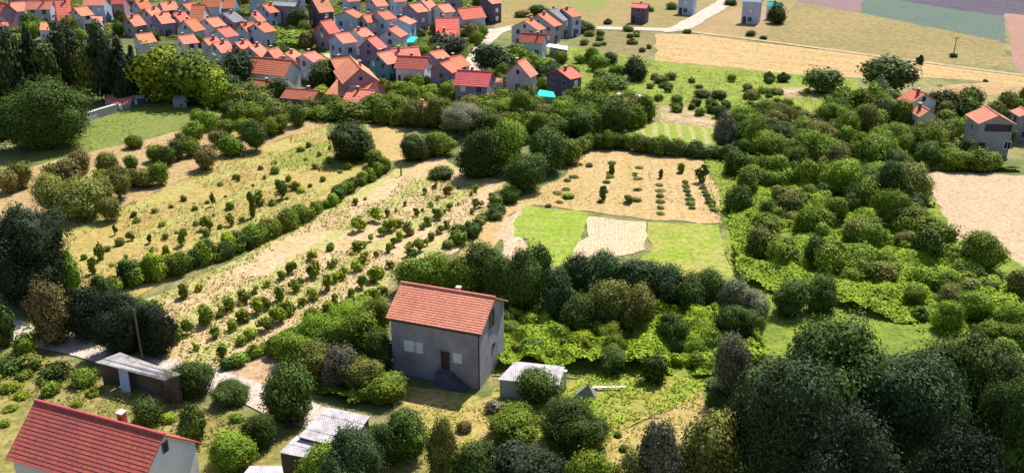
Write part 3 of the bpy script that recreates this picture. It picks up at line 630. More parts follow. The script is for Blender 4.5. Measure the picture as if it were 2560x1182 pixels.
# ------------------------------------------------------------------ sheds and small things: plate on posts/walls given by 4 roof corners
def lean_shed(name, c4, hts, mat, wallm, label, cat='shed', walls=(0, 1, 2, 3), steps=1, th=.08, group=None, USEDr=True, roofname='roof'):
    pts = [P(x, y, h) for (x, y), h in zip(c4, hts)]
    cen = sum(pts, Vector())/4; cen.z = 0
    o = empty(name, cen)
    q = [p-cen for p in pts]
    m = MB(); a, b_, c, d = q
    for k in range(steps):      # overlapping sheets from the low front edge (a,b) to the back (d,c)
        t0 = k/steps; t1 = min(1, (k+1.08)/steps); lf = .02*(steps-k)*0+.03*(k % 2)
        m.slab(a.lerp(d, t0)+Vector((0, 0, lf)), b_.lerp(c, t0)+Vector((0, 0, lf)), b_.lerp(c, t1)+Vector((0, 0, lf)), a.lerp(d, t1)+Vector((0, 0, lf)), th)
    m.build(roofname, mat, o)
    ins = [p.lerp(sum(q, Vector())/4, .06) for p in q]
    for i in walls:
        s, e = ins[i], ins[(i+1) % 4]; dr = (e-s); dr.z = 0; dr.normalize(); n = Vector((-dr.y, dr.x, 0))*.06
        s1 = s+dr*.0; e1 = e-dr*.14
        m = MB(); m.poly([Vector((s1.x, s1.y, 0))-n, Vector((e1.x, e1.y, 0))-n, Vector((e1.x, e1.y, 0))+n, Vector((s1.x, s1.y, 0))+n],
                         [Vector((s1.x, s1.y, s.z-.12))-n, Vector((e1.x, e1.y, e.z-.12))-n, Vector((e1.x, e1.y, e.z-.12))+n, Vector((s1.x, s1.y, s.z-.12))+n]); m.build('wall', wallm, o)
    for i in range(4):
        if i not in walls and (i-1) % 4 not in walls:
            m = MB(); m.tube((ins[i].x, ins[i].y, 0), (ins[i].x, ins[i].y, ins[i].z-.1), .07, .07, 6); m.build('post', m_bark, o)
    setp(o, label, cat, group); r = max((p-sum(q, Vector())/4).length for p in q)
    if USEDr: USED.append((cen.x, cen.y, r*.8))
    return o, cen, ins
o, cen, ins = lean_shed('open_shed', [(238, 905), (410, 950), (452, 935), (300, 880)], [2.6, 2.6, 3.3, 3.3], m_sheetm, WALL['wood'],
    'long dark shed with mossy pale sheet roof and open front by the dirt track', walls=(1, 2, 3), steps=3)
m = MB(); a, b_ = ins[0], ins[1]; p = a.lerp(b_, .30); q2 = a.lerp(b_, .45)
m.slab(Vector((p.x, p.y, .1)), Vector((q2.x, q2.y, .1)), Vector((q2.x-.2, q2.y+.6, 2.3)), Vector((p.x-.2, p.y+.6, 2.3)), .05)
pn = m.build('door_panel', plain('pale_blue_board', (.35, .48, .75)), o)
lean_shed('large_shed', [(745, 1090), (868, 1122), (925, 1040), (820, 1018)], [2.9, 2.9, 3.6, 3.6], m_sheet, WALL['wood'], 'large shed with overlapping pale sheets on its roof, front middle', steps=4)
lean_shed('board_shed', [(698, 1130), (800, 1150), (820, 1112), (742, 1088)], [2.2, 2.2, 2.6, 2.6], m_sheet, WALL['wood'], 'low shed of dark boards under a pale roof, before the large patched shed', steps=2, USEDr=False)
lean_shed('corner_shed', [(570, 1230), (720, 1240), (705, 1164), (625, 1164)], [2.4, 2.4, 2.8, 2.8], m_sheet, WALL['wood'], 'flat pale shed roof cut off by the bottom edge', steps=2)
lean_shed('garden_shed', [(1244, 948), (1398, 962), (1412, 916), (1288, 902)], [2.1, 2.1, 2.6, 2.6], m_sheet, WALL['grey'], 'small shed with smooth pale roof right of the grey house', steps=1)
# scrap beside garden shed
tp = P(1462, 990); o = empty('canvas_awning', tp); m = MB()
A, B, C, D, T = Vector((-1.3, -.5, .05)), Vector((1, -.7, .05)), Vector((1.3, .6, .05)), Vector((-.9, .8, .05)), Vector((.3, 0, 1.3))
m.v += [tuple(x) for x in (A, B, C, D, T)]; m.f += [(0, 1, 4), (1, 2, 4), (2, 3, 4), (3, 0, 4), (3, 2, 1, 0)]
m.build('canvas', plain('grey_canvas', (.25, .26, .25)), o); m = MB(); m.tube((.3, 0, 0), (.3, 0, 1.45), .04, .04); m.build('pole', m_bark, o)
setp(o, 'grey canvas heap propped on a pole right of the small pale-roofed shed', 'tarpaulin')
a = P(1480, 976); b_ = P(1565, 974); o = empty('plank', (a+b_)/2, math.atan2((b_-a).y, (b_-a).x)); l = (b_-a).length
m = MB(); m.box(-l/2, l/2, -.14, .14, .35, .40); m.build('board', m_conc, o); m = MB(); m.box(-l*.4, -l*.4+.15, -.2, .2, 0, .348); m.box(l*.4-.15, l*.4, -.2, .2, 0, .348); m.build('trestle', m_bark, o)
setp(o, 'long white board lying on low trestles in the green yard', 'board'); 
a = P(1412, 975); m = MB(); m.box(a.x-.12, a.x+.12, a.y-.12, a.y+.12, 0, 2.1); m.box(a.x-.17, a.x+.17, a.y-.17, a.y+.17, 2.103, 2.2); o = m.build('white_post', m_frame); setp(o, 'white square post at the right corner of the small pale-roofed shed', 'post')

lean_shed('turquoise_shed', [(1338, 240), (1390, 244), (1384, 230), (1350, 224)], [2.4, 2.4, 3, 3], ROOF['turquoise'], WALL['grey'], 'small shed with bright turquoise roof in front of the dark gabled house')
lean_shed('white_shed', [(1388, 264), (1428, 270), (1420, 254), (1384, 250)], [2.3, 2.3, 2.8, 2.8], ROOF['white'], WALL['grey'], 'small shed with white roof just below the turquoise roof')
lean_shed('greenhouse', [(1538, 246), (1612, 250), (1616, 238), (1542, 232)], [2, 2, 2.5, 2.5], ROOF['white'], m_frame, 'long low whitish greenhouse at the edge of the green meadow', 'greenhouse')
lean_shed('white_tent', [(1092, 260), (1124, 268), (1126, 256), (1104, 250)], [2, 2, 2.6, 2.6], ROOF['white'], m_frame, 'small white canopy beside the low faded rose roof', 'canopy')
lean_shed('carport', [(1364, 116), (1418, 126), (1420, 116), (1372, 109)], [2.4, 2.4, 2.6, 2.6], ROOF['white'], WALL['grey'], 'white flat carport right of the red-roofed house by the village road', 'carport', walls=(1, 2))
lean_shed('turquoise_canopy', [(1012, 106), (1032, 107), (1046, 93), (1026, 91)], [2.4, 2.4, 2.7, 2.7], ROOF['turquoise'], WALL['grey'], 'turquoise canopy between the village houses', 'canopy', walls=())
lean_shed('tile_shed', [(1238, 207), (1256, 207), (1257, 197), (1240, 195)], [2.3, 2.3, 3, 3], ROOF['rose'], WALL['lilac'], 'tiny shed with rose roof right of the long red roof')
lean_shed('tile_shed', [(98, 76), (124, 76), (118, 57), (101, 56)], [3.2, 3.2, 4.5, 4.5], ROOF['salmon'], WALL['lilac'], 'small orange-roofed shed among dark trees below the blue house')
lean_shed('tile_shed', [(240, 60), (252, 58), (256, 42), (226, 41)], [3.2, 3.2, 4.3, 4.3], ROOF['salmon'], WALL['lilac'], 'orange shed roof peeping over the dark conifers, upper left')
lean_shed('tile_shed', [(-20, 67), (22, 66), (20, 57), (-20, 56)], [3.2, 3.2, 4, 4], ROOF['salmon'], WALL['lilac'], 'orange shed roof at the left edge above the pale tree')
lean_shed('farm_shed', [(262, 258), (326, 262), (332, 240), (268, 236)], [1.1, 1.1, 1.8, 1.8], ROOF['rose'], WALL['grey'], 'pink-roofed farm shed at the end of the stone wall')
lean_shed('white_sheet_roof', [(326, 246), (360, 246), (362, 238), (330, 236)], [1.2, 1.2, 1.6, 1.6], ROOF['white'], WALL['dark'], 'white sheet-roofed lean-to beside the pink-roofed farm shed')
lean_shed('grey_hut', [(430, 249), (466, 251), (464, 238), (434, 236)], [1.6, 1.6, 2.3, 2.3], m_metal, WALL['grey'], 'low grey-blue hut at the top edge of the meadow')
lean_shed('pale_outbuilding', [(1950, 236), (1998, 238), (2000, 228), (1956, 224)], [1.2, 1.2, 1.6, 1.6], m_sheet, WALL['lilac'], 'low pale outbuilding on the bare plot') if False else None
# stone wall
w = [P(146, 336), P(195, 314), P(245, 296), P(292, 282)]; m = MB()
for a, b_ in zip(w, w[1:]):
    d = (b_-a).normalized(); n = Vector((-d.y, d.x, 0))*.3
    m.poly([a-n, b_-n-d*.003, b_+n-d*.003, a+n], [a-n+Vector((0, 0, 1.5)), b_-n-d*.003+Vector((0, 0, 1.6)), b_+n-d*.003+Vector((0, 0, 1.6)), a+n+Vector((0, 0, 1.5))])
o = m.build('stone_wall', m_stone); setp(o, 'grey rubble stone wall along the upper side of the green meadow', 'wall')
m = MB()
for a, b_ in zip(w, w[1:]):
    d = (b_-a).normalized(); n = Vector((-d.y, d.x, 0))*.36; z = Vector((0, 0, 1.61))
    m.poly([a-n+z, b_-n+z, b_+n+z, a+n+z], [q_+Vector((0, 0, .12)) for q_ in (a-n+z, b_-n+z, b_+n+z, a+n+z)])
m.build('coping', m_conc, o)
for i, (x, y) in enumerate([(303, 276), (314, 272), (326, 268), (340, 262), (354, 258), (366, 256), (381, 254), (410, 253)]):
    p = P(x, y); o = MB().box(-.28, .28, -.28, .28, 0, .95).box(-.36, .36, -.36, .36, .953, 1.08).build('white_beehive', m_frame); o.location = p; o.rotation_euler = (0, 0, .5)
    setp(o, f'white box hive, {["leftmost", "second", "third", "fourth", "fifth", "sixth", "seventh", "rightmost"][i]} from the left in the row above the meadow' if 0 < i < 7 else f'white box hive, {"leftmost" if i == 0 else "rightmost"} in the row above the meadow', 'beehive', 'white boxes in a row above the meadow')
def pole(x, y, yt, label, name='utility_pole', cross=True):
    p = P(x, y); h = 1
    while Q(p+Vector((0, 0, h)))[1] > yt and h < 14: h += .1
    o = empty(name, p); m = MB(); m.tube((0, 0, 0), (0, 0, h), .14, .09, 8); m.build('pole', m_bark, o)
    if cross: m = MB(); m.box(-.8, .8, -.06, .06, h-.5, h-.38); m.build('crossarm', m_bark, o)
    setp(o, label, 'pole')
pole(2383, 142, 92, 'lone wooden utility pole standing in the olive hay field')
pole(358, 905, 775, 'grey utility pole among dark bushes left of the orchard', cross=False)
pole(1003, 440, 402, 'thin pole standing in the pale field beyond the orchard', cross=False)
# chimney-like white pillar left of main house omitted

# ------------------------------------------------------------------ trees placed one by one
T = pt
LM = [ # single trees with their own labels
 (80, 392, 215, 190, 'round', 'dark', 'huge round green tree at the left edge above the orchard'),
 (18, 275, 95, 48, 'tall', 'blue', 'tall pale blue-green tree at the left edge below the village'),
 (85, 262, 80, 18, 'cone', 'vdark', 'tallest narrow blackish conifer in the upper left'),
 (125, 275, 100, 108, 'round', 'dark', 'dark tree directly above the huge round tree'),
 (170, 262, 90, 60, 'tall', 'vdark', 'blackish tree between the narrow conifer and the oval tree'),
 (212, 262, 95, 104, 'tall', 'olive', 'lighter olive oval tree in front of the dark conifers'),
 (262, 258, 80, 55, 'tall', 'vdark', 'blackish conifer behind the lighter olive oval tree'),
 (305, 262, 90, 38, 'cone', 'vdark', 'tall blackish conifer beside the orange village roofs'),
 (338, 250, 60, 70, 'cone', 'vdark', 'shorter blackish conifer right of the tall blackish one'),
 (392, 262, 140, 108, 'round', 'yellow', 'broad yellow-green crowned tree below the village'),
 (465, 268, 150, 118, 'round', 'mid', 'broad bright-topped tree right of the yellow-green tree'),
 (532, 275, 90, 168, 'round', 'yellow', 'smaller yellow-green tree at the end of the tree row'),
 (590, 230, 90, 130, 'round', 'vdark', 'dark tree in shade left of the long coral roof'),
 (575, 268, 70, 180, 'round', 'blue', 'blue-green tree left of the long coral roof'),
 (808, 226, 90, 150, 'round', 'dark', 'dark tree between the long coral roof and the big gable'),
 (725, 118, 130, 82, 'round', 'mid', 'spreading green tree in the middle of the village'),
 (665, 112, 80, 85, 'round', 'mid', 'green tree left of the spreading village tree'),
 (1110, 138, 120, 88, 'round', 'vdark', 'blackish tree below the square red roof'),
 (1225, 190, 110, 115, 'round', 'blue', 'big blue-green tree right of the village road'),
 (1290, 160, 60, 110, 'bush', 'mid', 'green tree above the grey-violet gable house'),
 (1180, 60, 80, 30, 'round', 'dark', 'dark tree beside the village lane below the coral roof'),
 (1170, 90, 60, 60, 'round', 'olive', 'olive tree right of the square red roof'),
 (1345, 45, 60, 15, 'round', 'dark', 'dark tree left of the grey hillside gables'),
 (1305, 45, 40, 24, 'round', 'olive', 'olive tree at the left end of the hillside gables'),
 (1455, 85, 60, 42, 'cone', 'dark', 'dark pyramid-shaped tree right of the blue gable house'),
 (1650, 200, 100, 135, 'round', 'blue', ''), (1590, 205, 60, 140, 'round', 'blue', 'blue-green boxy tree at the edge of the wheat field'),
 (1535, 225, 95, 185, 'bush', 'dark', 'dark low tree above the white greenhouse'),
 (2065, 240, 100, 163, 'round', 'dark', 'dark round tree alone below the wheat field'),
 (2235, 250, 170, 150, 'flat', 'dark', 'large dark umbrella-shaped tree below the wheat field'),
 (2235, 190, 50, 130, 'cone', 'vdark', 'pointed dark treetop behind the umbrella-shaped tree'),
 (2305, 162, 28, 132, 'cone', 'vdark', 'small dark tree standing on the wheat field'),
 (2195, 272, 60, 195, 'tall', 'grey', 'grey-leaved tree before the umbrella-shaped tree'),
 (2370, 300, 90, 218, 'round', 'dark', 'dark tree right of the small orange-roofed farmhouse'),
 (1925, 207, 35, 170, 'cone', 'dark', 'left one of two small pointed trees by the wheat'),
 (1960, 208, 40, 173, 'cone', 'dark', 'right one of two small pointed trees by the wheat'),
 (1945, 62, 50, 8, 'round', 'dark', 'dark tree right of the pale blue house'),
 (1815, 378, 70, 280, 'tall', 'grey', 'tall grey-green poplar at the corner of the garden plot'),
 (1870, 370, 80, 300, 'round', 'dark', 'dark tree right of the grey-green poplar'),
 (873, 412, 125, 300, 'round', 'dark', 'big dark egg-shaped tree alone in the hay field'),
 (935, 425, 60, 375, 'round', 'mid', 'smaller green tree at the foot of the egg-shaped tree'),
 (1033, 410, 78, 333, 'round', 'dark', 'dark tree left of the grey bare tree'),
 (1095, 395, 85, 325, 'round', 'mid', 'green topped tree between the dark tree and grey tree'),
 (1150, 350, 120, 258, 'flat', 'grey', 'bare looking grey-brown tree in the middle of the belt'),
 (1200, 455, 120, 312, 'round', 'dark', 'large dark tree at the top of the pink orchard'),
 (1265, 440, 110, 300, 'round', 'mid', 'large green tree above the pink orchard corner'),
 (1315, 490, 115, 385, 'round', 'dark', 'dark tree at the corner where the track bends'),
 (1372, 440, 110, 320, 'round', 'dark', 'dark tree at the left corner of the sapling field'),
 (1425, 415, 65, 350, 'tall', 'mid', 'narrow green tree at the upper corner of the sapling field'),
 (1100, 452, 70, 415, 'bush', 'dark', 'dark bush alone at the top of the pink orchard'),
 (45, 790, 230, 505, 'round', 'vdark', 'huge blackish tree at the left edge above the track'),
 (170, 740, 60, 620, 'round', 'mid', 'green tree right of the huge blackish tree'),
 (128, 870, 125, 700, 'tall', 'brown', 'brownish olive tree beside the dirt track'),
 (215, 860, 110, 720, 'round', 'vdark', 'blackish bushy tree right of the brownish tree'),
 (300, 905, 150, 715, 'round', 'vdark', 'broad blackish tree behind the long dark shed'),
 (385, 905, 110, 750, 'round', 'vdark', 'blackish tree at the right end of the shaded clump'),
 (60, 905, 60, 830, 'round', 'mid', 'green bush-like tree left of the dirt track'),
 (10, 870, 50, 760, 'round', 'dark', 'dark tree cut by the left edge near the track'),
 (468, 1005, 120, 900, 'round', 'dark', 'dark tree at the right end of the long dark shed'),
 (568, 1022, 95, 955, 'round', 'dark', 'small dark tree left of the pale track'),
 (716, 1075, 150, 915, 'round', 'dark', 'big egg-shaped tree left of the large patched shed'),
 (361, 1072, 76, 994, 'round', 'dark', 'small round tree behind the ridge of the white gabled house'),
 (476, 1118, 78, 1010, 'tall', 'dark', 'small oval tree right of the white gabled house'),
 (640, 1140, 110, 1030, 'round', 'dark', 'round tree left of the dark board shed'),
 (572, 1195, 115, 1080, 'round', 'mid', 'bright green tree near the flat shed roof at the bottom'),
 (865, 1290, 210, 1078, 'round', 'blue', 'big blue-green tree in front of the large patched shed'),
 (800, 1270, 130, 1110, 'round', 'mid', 'mid green tree left of the big front tree'),
 (945, 1180, 110, 1050, 'round', 'dark', 'dark tree at the right corner of the large patched shed'),
 (1015, 1160, 125, 1020, 'round', 'dark', 'dark tree between the large shed and the front yard'),
 (1105, 1230, 110, 1040, 'tall', 'olive', 'olive tree in the middle of the bottom edge'),
 (1345, 1020, 130, 925, 'round', 'dark', 'dark tree overgrowing the small pale-roofed shed'),
 (1432, 1150, 180, 1003, 'round', 'dark', 'big round dark tree in the green yard'),
 (1285, 1110, 130, 1020, 'round', 'mid', 'green tree left of the big round dark tree'),
 (1180, 1250, 130, 1095, 'round', 'dark', 'dark tree at the bottom edge below the front yard'),
 (1310, 1270, 190, 1110, 'round', 'vdark', 'blackish tree at the bottom edge, middle'),
 (1470, 1290, 120, 1130, 'round', 'mid', 'green tree at the bottom edge left of the straw yard'),
 (1650, 1270, 130, 1043, 'tall', 'grey', 'greyish olive tree at the bottom of the straw yard'),
 (1780, 1270, 190, 1035, 'round', 'olive', 'broad olive tree beside the huge dark trees'),
 (1570, 1290, 110, 1130, 'bush', 'olive', 'olive bush-like tree on the bottom edge'),
 (1640, 965, 62, 888, 'round', 'dark', 'single dark ball-shaped bush in the vine patch'),
 (1535, 940, 85, 870, 'round', 'dark', 'dark bush left of the ball-shaped bush'),
 (1830, 1010, 90, 840, 'tall', 'grey', 'greyish tree left of the huge dark trees'),
 (1985, 1300, 330, 860, 'round', 'blue', 'bluest dark green huge tree in the lower right'),
 (2110, 1180, 330, 770, 'round', 'dark', 'huge dark tree right behind the bluest one'),
 (2290, 1260, 300, 850, 'round', 'blue', 'huge blue-green tree in the middle of the lower right group'),
 (2420, 1150, 250, 815, 'round', 'dark', 'large dark tree right of the lower right group'),
 (2540, 1260, 200, 900, 'round', 'dark', 'green tree in the lower right corner'),
 (2120, 1480, 300, 1040, 'round', 'vdark', 'blackish tree on the bottom edge, lower right'),
 (2380, 1460, 240, 1050, 'round', 'vdark', 'blackish tree low in the right corner'),
 (2470, 690, 135, 572, 'round', 'mid', 'large round tree at the tip of the ploughed field'),
 (2060, 790, 90, 690, 'round', 'dark', 'dark round tree left of the bright clearing'),
 (1985, 800, 110, 700, 'round', 'dark', 'dark tree above the huge lower right trees'),
]
for x, yb, wp, yt, sh, ti, lb in LM:
    if not lb: continue
    kind = 'conifer_tree' if sh == 'cone' else 'broadleaf_tree'
    if yb < 300 and sc(yb) and wp/sc(yb) > 14: wp *= .85
    o = pt(x, yb, wp, yt, sh, ti, kind, label=lb); USED.append((o.location.x, o.location.y, wp/sc(yb)*.28))
for x, yb, wp, yt, ti in [(655, 262, 80, 215, 'mid'), (745, 304, 90, 264, 'mid'), (680, 290, 80, 252, 'dark'), (805, 304, 70, 264, 'mid'), (862, 306, 100, 248, 'mid'), (930, 290, 80, 235, 'dark'), (985, 285, 90, 235, 'mid'), (1062, 300, 80, 266, 'mid'),
    (1025, 310, 60, 270, 'dark'), (1100, 300, 70, 268, 'olive'), (1185, 262, 60, 232, 'mid'), (1130, 245, 70, 200, 'mid'), (1215, 280, 80, 240, 'mid'), (610, 250, 60, 205, 'dark'), (1260, 290, 80, 240, 'mid'), (1300, 262, 70, 222, 'dark'), (1440, 262, 50, 222, 'dark')]:
    o = pt(x, yb, wp, yt, 'round', ti, group='trees screening the lowest village houses'); USED.append((o.location.x, o.location.y, wp/sc(yb)*.2))
# trees behind the grey house
RB = 'trees in the dense row behind the grey house'
for x, yb, wp, yt, ti in [(1030, 745, 90, 650, 'mid'), (1090, 735, 100, 635, 'mid'), (1150, 750, 100, 640, 'mid'), (1205, 740, 120, 600, 'dark'), (1255, 770, 90, 640, 'dark'), (1310, 800, 110, 612, 'dark'),
    (1345, 740, 80, 610, 'dark'), (1390, 820, 100, 665, 'blue'), (1440, 760, 110, 640, 'blue'), (1510, 770, 130, 630, 'blue'), (1520, 840, 120, 700, 'olive'), (1590, 770, 130, 640, 'blue'), (1600, 850, 110, 715, 'olive'),
    (1665, 790, 110, 665, 'blue'), (1720, 800, 110, 680, 'dark'), (1775, 790, 110, 675, 'dark'), (1450, 850, 110, 740, 'dark'), (1680, 870, 80, 780, 'dark'), (1830, 800, 90, 700, 'grey'), (1890, 820, 90, 720, 'grey'), (1850, 870, 110, 760, 'dark')]:
    o = pt(x, yb, wp, yt, random.choice(['round', 'round', 'tall']), ti, group=RB); USED.append((o.location.x, o.location.y, wp/sc(yb)*.2))
# trees left of the grey house
for x, yb, wp, yt, ti in [(735, 930, 110, 830, 'mid'), (790, 970, 120, 850, 'olive'), (850, 985, 110, 870, 'grey'), (905, 1000, 100, 900, 'olive'), (960, 1020, 110, 940, 'mid'), (830, 890, 110, 800, 'mid'),
    (895, 900, 110, 770, 'mid'), (935, 850, 90, 740, 'mid'), (950, 940, 80, 830, 'dark'), (780, 870, 80, 790, 'mid'), (860, 830, 80, 760, 'lime'), (700, 900, 70, 830, 'mid')]:
    pt(x, yb, wp, yt, 'round', ti, group='trees in the thicket left of the grey house')
# orchard, upper left (vase shaped)
OG = 'bushy orchard trees in rows, upper left'
for x, yb, wp, ti in [(15, 490, 60, 'brown'), (45, 478, 70, 'olive'), (130, 480, 60, 'olive'), (165, 475, 75, 'brown'), (195, 440, 55, 'brown'), (120, 550, 110, 'olive'), (190, 560, 120, 'olive'), (245, 525, 80, 'olive'), (265, 450, 60, 'olive'),
    (290, 505, 80, 'olive'), (250, 480, 60, 'mid'), (330, 470, 50, 'brown'), (355, 475, 55, 'olive'), (395, 470, 60, 'mid'), (325, 425, 36, 'mid'), (410, 420, 60, 'dark'), (440, 405, 50, 'dark'), (385, 410, 50, 'mid'), (510, 432, 70, 'brown'),
    (330, 375, 44, 'mid'), (475, 395, 45, 'mid'), (575, 395, 60, 'mid'), (545, 370, 50, 'olive'), (635, 385, 70, 'dark'), (610, 350, 50, 'mid'), (670, 345, 55, 'mid'), (480, 350, 50, 'mid'), (520, 330, 50, 'mid'), (560, 345, 45, 'mid'),
    (700, 335, 50, 'mid'), (450, 365, 30, 'olive'), (490, 315, 45, 'mid'), (745, 320, 50, 'dark'), (590, 320, 50, 'mid'), (640, 312, 50, 'mid'), (270, 560, 60, 'olive')]:
    s = sc(yb); wpx = wp
    plant(x, yb, wpx/s, wpx/s*random.uniform(.85, 1.1), random.choice(['vase', 'vase', 'round']), ti, 'orchard_tree', 'tree', OG)
# saplings in the hay field
for x, yb, wp, h, ti in [(230, 690, 36, 45, 'mid'), (248, 655, 34, 45, 'mid'), (325, 605, 22, 28, 'olive'), (288, 590, 14, 28, 'dark'), (372, 612, 20, 26, 'olive'), (455, 620, 34, 46, 'mid'), (412, 650, 26, 42, 'mid'),
    (375, 665, 34, 40, 'mid'), (515, 580, 38, 42, 'mid'), (575, 568, 30, 30, 'mid'), (532, 518, 14, 38, 'dark'), (630, 550, 36, 70, 'mid'), (645, 520, 40, 36, 'mid'), (700, 505, 46, 52, 'dark'), (735, 480, 34, 22, 'mid'), (595, 455, 20, 16, 'olive'), (330, 545, 26, 14, 'olive')]:
    s = sc(yb); plant(x, yb, wp/s, h/s*1.1, random.choice(['vase', 'round', 'tall']), ti, 'sapling', 'tree', 'young trees scattered on the hay field')
hwp = wpoly([(820, 345), (900, 410), (840, 470), (690, 555), (400, 700), (230, 720), (170, 640), (320, 560), (620, 430)]); h0 = P(500, 560)
dd = Vector((math.cos(A_ORCH), math.sin(A_ORCH), 0)); dn = Vector((-dd.y, dd.x, 0))
for i in range(-5, 6):
    for j in range(-20, 21):
        p = h0+dn*(i*4.2+random.uniform(-.5, .5))+dd*(j*3.2+random.uniform(-.8, .8))
        if not bool(inpoly(np.array([p.x]), np.array([p.y]), hwp)[0]) or random.random() < .3: continue
        wd = random.uniform(.5, 1.3); plant(0, 0, wd, wd*random.uniform(.5, 1.1), random.choice(['vase', 'round', 'bush']), random.choice(['olive', 'mid', 'yellow']), 'shrub', 'shrub', 'tiny shrubs in faint rows on the hay field', wpos=p)
# hedge between hay field and pink orchard
def rowof(pts, n, wr, hr_, tints, kind, group, jit=.5, shapes=('round', 'bush')):
    w = [P(*p) for p in pts]; ls = [(b_-a).length for a, b_ in zip(w, w[1:])]; tot = sum(ls)
    for i in range(n):
        d = tot*(i+.5)/n
        for a, b_, l in zip(w, w[1:], ls):
            if d <= l: p = a.lerp(b_, d/l); break
            d -= l
        wd = random.uniform(*wr)
        plant(0, 0, wd, wd*random.uniform(*hr_), random.choice(shapes), random.choice(tints), kind, 'bush', group, wpos=p+Vector((random.uniform(-jit, jit), random.uniform(-jit, jit), 0)))
rowof([(250, 740), (330, 712), (420, 690), (560, 645), (680, 590), (760, 550)], 30, (2.0, 3.1), (.85, 1.15), ['mid', 'mid', 'dark', 'yellow'], 'hedge_bush', 'bushes of the hedge between the hay field and pink orchard')
rowof([(760, 550), (830, 510), (900, 460), (975, 425)], 20, (1.4, 2.3), (.8, 1.1), ['mid', 'dark', 'mid'], 'hedge_bush', 'bushes of the hedge between the hay field and pink orchard')
rowof([(560, 925), (610, 905), (680, 875), (760, 830)], 10, (1.3, 2.0), (.7, 1.0), ['mid', 'dark'], 'hedge_bush', 'bushes of the low hedge by the small tilled plot', .2)
rowof([(1290, 490), (1240, 530), (1190, 580), (1130, 625)], 14, (1.2, 2.4), (.7, 1.0), ['mid', 'olive', 'dark'], 'hedge_bush', 'bushes along the right side of the pink orchard', 1)
rowof([(1445, 385), (1500, 368), (1560, 372), (1640, 385), (1720, 392), (1800, 398), (1860, 400)], 24, (2.2, 3.4), (.85, 1.1), ['dark', 'dark', 'mid'], 'hedge_bush', 'bushes of the dark hedge above the sapling field', .6)
# pink orchard, rows of small trees
PO = 'small scraggy trees in rows on the pink dry field'
pw = wpoly([(430, 870), (380, 770), (560, 690), (720, 610), (860, 530), (960, 470), (1150, 460), (1250, 480), (1190, 590), (1000, 650), (965, 760), (800, 815), (690, 860), (560, 900)])
d = Vector((math.cos(A_ORCH), math.sin(A_ORCH), 0)); n_ = Vector((-d.y, d.x, 0)); o0 = P(700, 700); cnt = 0
for i in range(-12, 13):
    for j in range(-24, 25):
        p = o0+n_*(i*3.4+random.uniform(-.35, .35))+d*(j*2.1+random.uniform(-.5, .5))
        if not bool(inpoly(np.array([p.x]), np.array([p.y]), pw)[0]) or random.random() < .2: continue
        if abs((p-P(560, 740)).dot(n_)) < 1.6: continue
        if any((p.x-a)**2+(p.y-b_)**2 < (q+.8)**2 for a, b_, q in USED): continue
        wd = random.uniform(.8, 2.1)*(1.15 if p.y < 120 else .8)
        plant(0, 0, wd, wd*random.uniform(.7, 1.25), random.choice(['vase', 'round', 'vase', 'tall']), random.choice(['olive', 'yellow', 'mid', 'mid', 'yellow']), 'sapling', 'bush', PO, wpos=p); cnt += 1
# sapling field
for x, yb, wp, h, ti in [(1530, 440, 20, 38, 'mid'), (1652, 448, 20, 30, 'dark'), (1703, 435, 24, 34, 'mid'), (1757, 460, 32, 60, 'dark'), (1510, 505, 34, 50, 'dark'), (1420, 500, 40, 16, 'mid'), (1572, 512, 38, 28, 'mid'), (1525, 448, 26, 12, 'mid'), (1588, 442, 14, 14, 'mid'), (1475, 420, 30, 12, 'olive')]:
    s = sc(yb); plant(x, yb, wp/s, h/s*.85, random.choice(['vase', 'round']), ti, 'sapling', 'tree', 'young trees on the tan sapling field')
for cx_, (ya, yb_), n in [((1755, 1790), (470, 535), 7), ((1712, 1732), (455, 530), 7), ((1650, 1652), (460, 545), 6), ((1600, 1590), (410, 520), 4), ((1535, 1500), (400, 520), 5), ((1460, 1390), (400, 525), 4), ((1430, 1360), (440, 535), 3)]:
    for k in range(n):
        f_ = (k+.5)/n; plant(cx_[0]+(cx_[1]-cx_[0])*f_, ya+(yb_-ya)*f_, random.uniform(.9, 1.5), random.uniform(.35, .6), 'bush', random.choice(['mid', 'dark', 'olive']), 'shrub', 'shrub', 'low shrubs in rows on the tan sapling field')
# belts (kept clear of the houses and sheds that stand open in the photograph)
for x, y, k in [(2440, 385, 4.5), (2500, 385, 4.5), (1365, 258, 4.5), (1575, 265, 5), (1405, 285, 4), (1060, 288, 4), (2290, 280, 3), (1610, 365, 3), (1720, 365, 3)]:
    q = P(x, y); USED.append((q.x, q.y, k))
scatter([(560, 300), (600, 262), (700, 262), (820, 285), (960, 262), (1010, 300), (1160, 285), (1290, 255), (1450, 262), (1560, 270), (1640, 300), (1560, 330), (1450, 345), (1300, 360), (1180, 330), (1020, 318), (930, 305), (830, 300), (740, 300)],
        95, (3.4, 6.4), (.7, 1.15), ['round', 'round', 'tall', 'bush'], ['mid', 'dark', 'mid', 'olive', 'mid'], 'broadleaf_tree', 'trees in the belt between village and orchards', gap=.5)
scatter([(1850, 330), (1900, 300), (2050, 330), (2120, 270), (2250, 280), (2330, 330), (2420, 400), (2560, 430), (2240, 430), (2270, 500), (2290, 590), (2430, 660), (2500, 740), (2430, 700), (2280, 610), (2130, 520), (2000, 440), (1870, 390)],
        105, (3.2, 6.6), (.6, 1.2), ['round', 'round', 'tall'], ['dark', 'mid', 'mid', 'mid', 'olive'], 'broadleaf_tree', 'trees of the wood on the right', gap=.5)
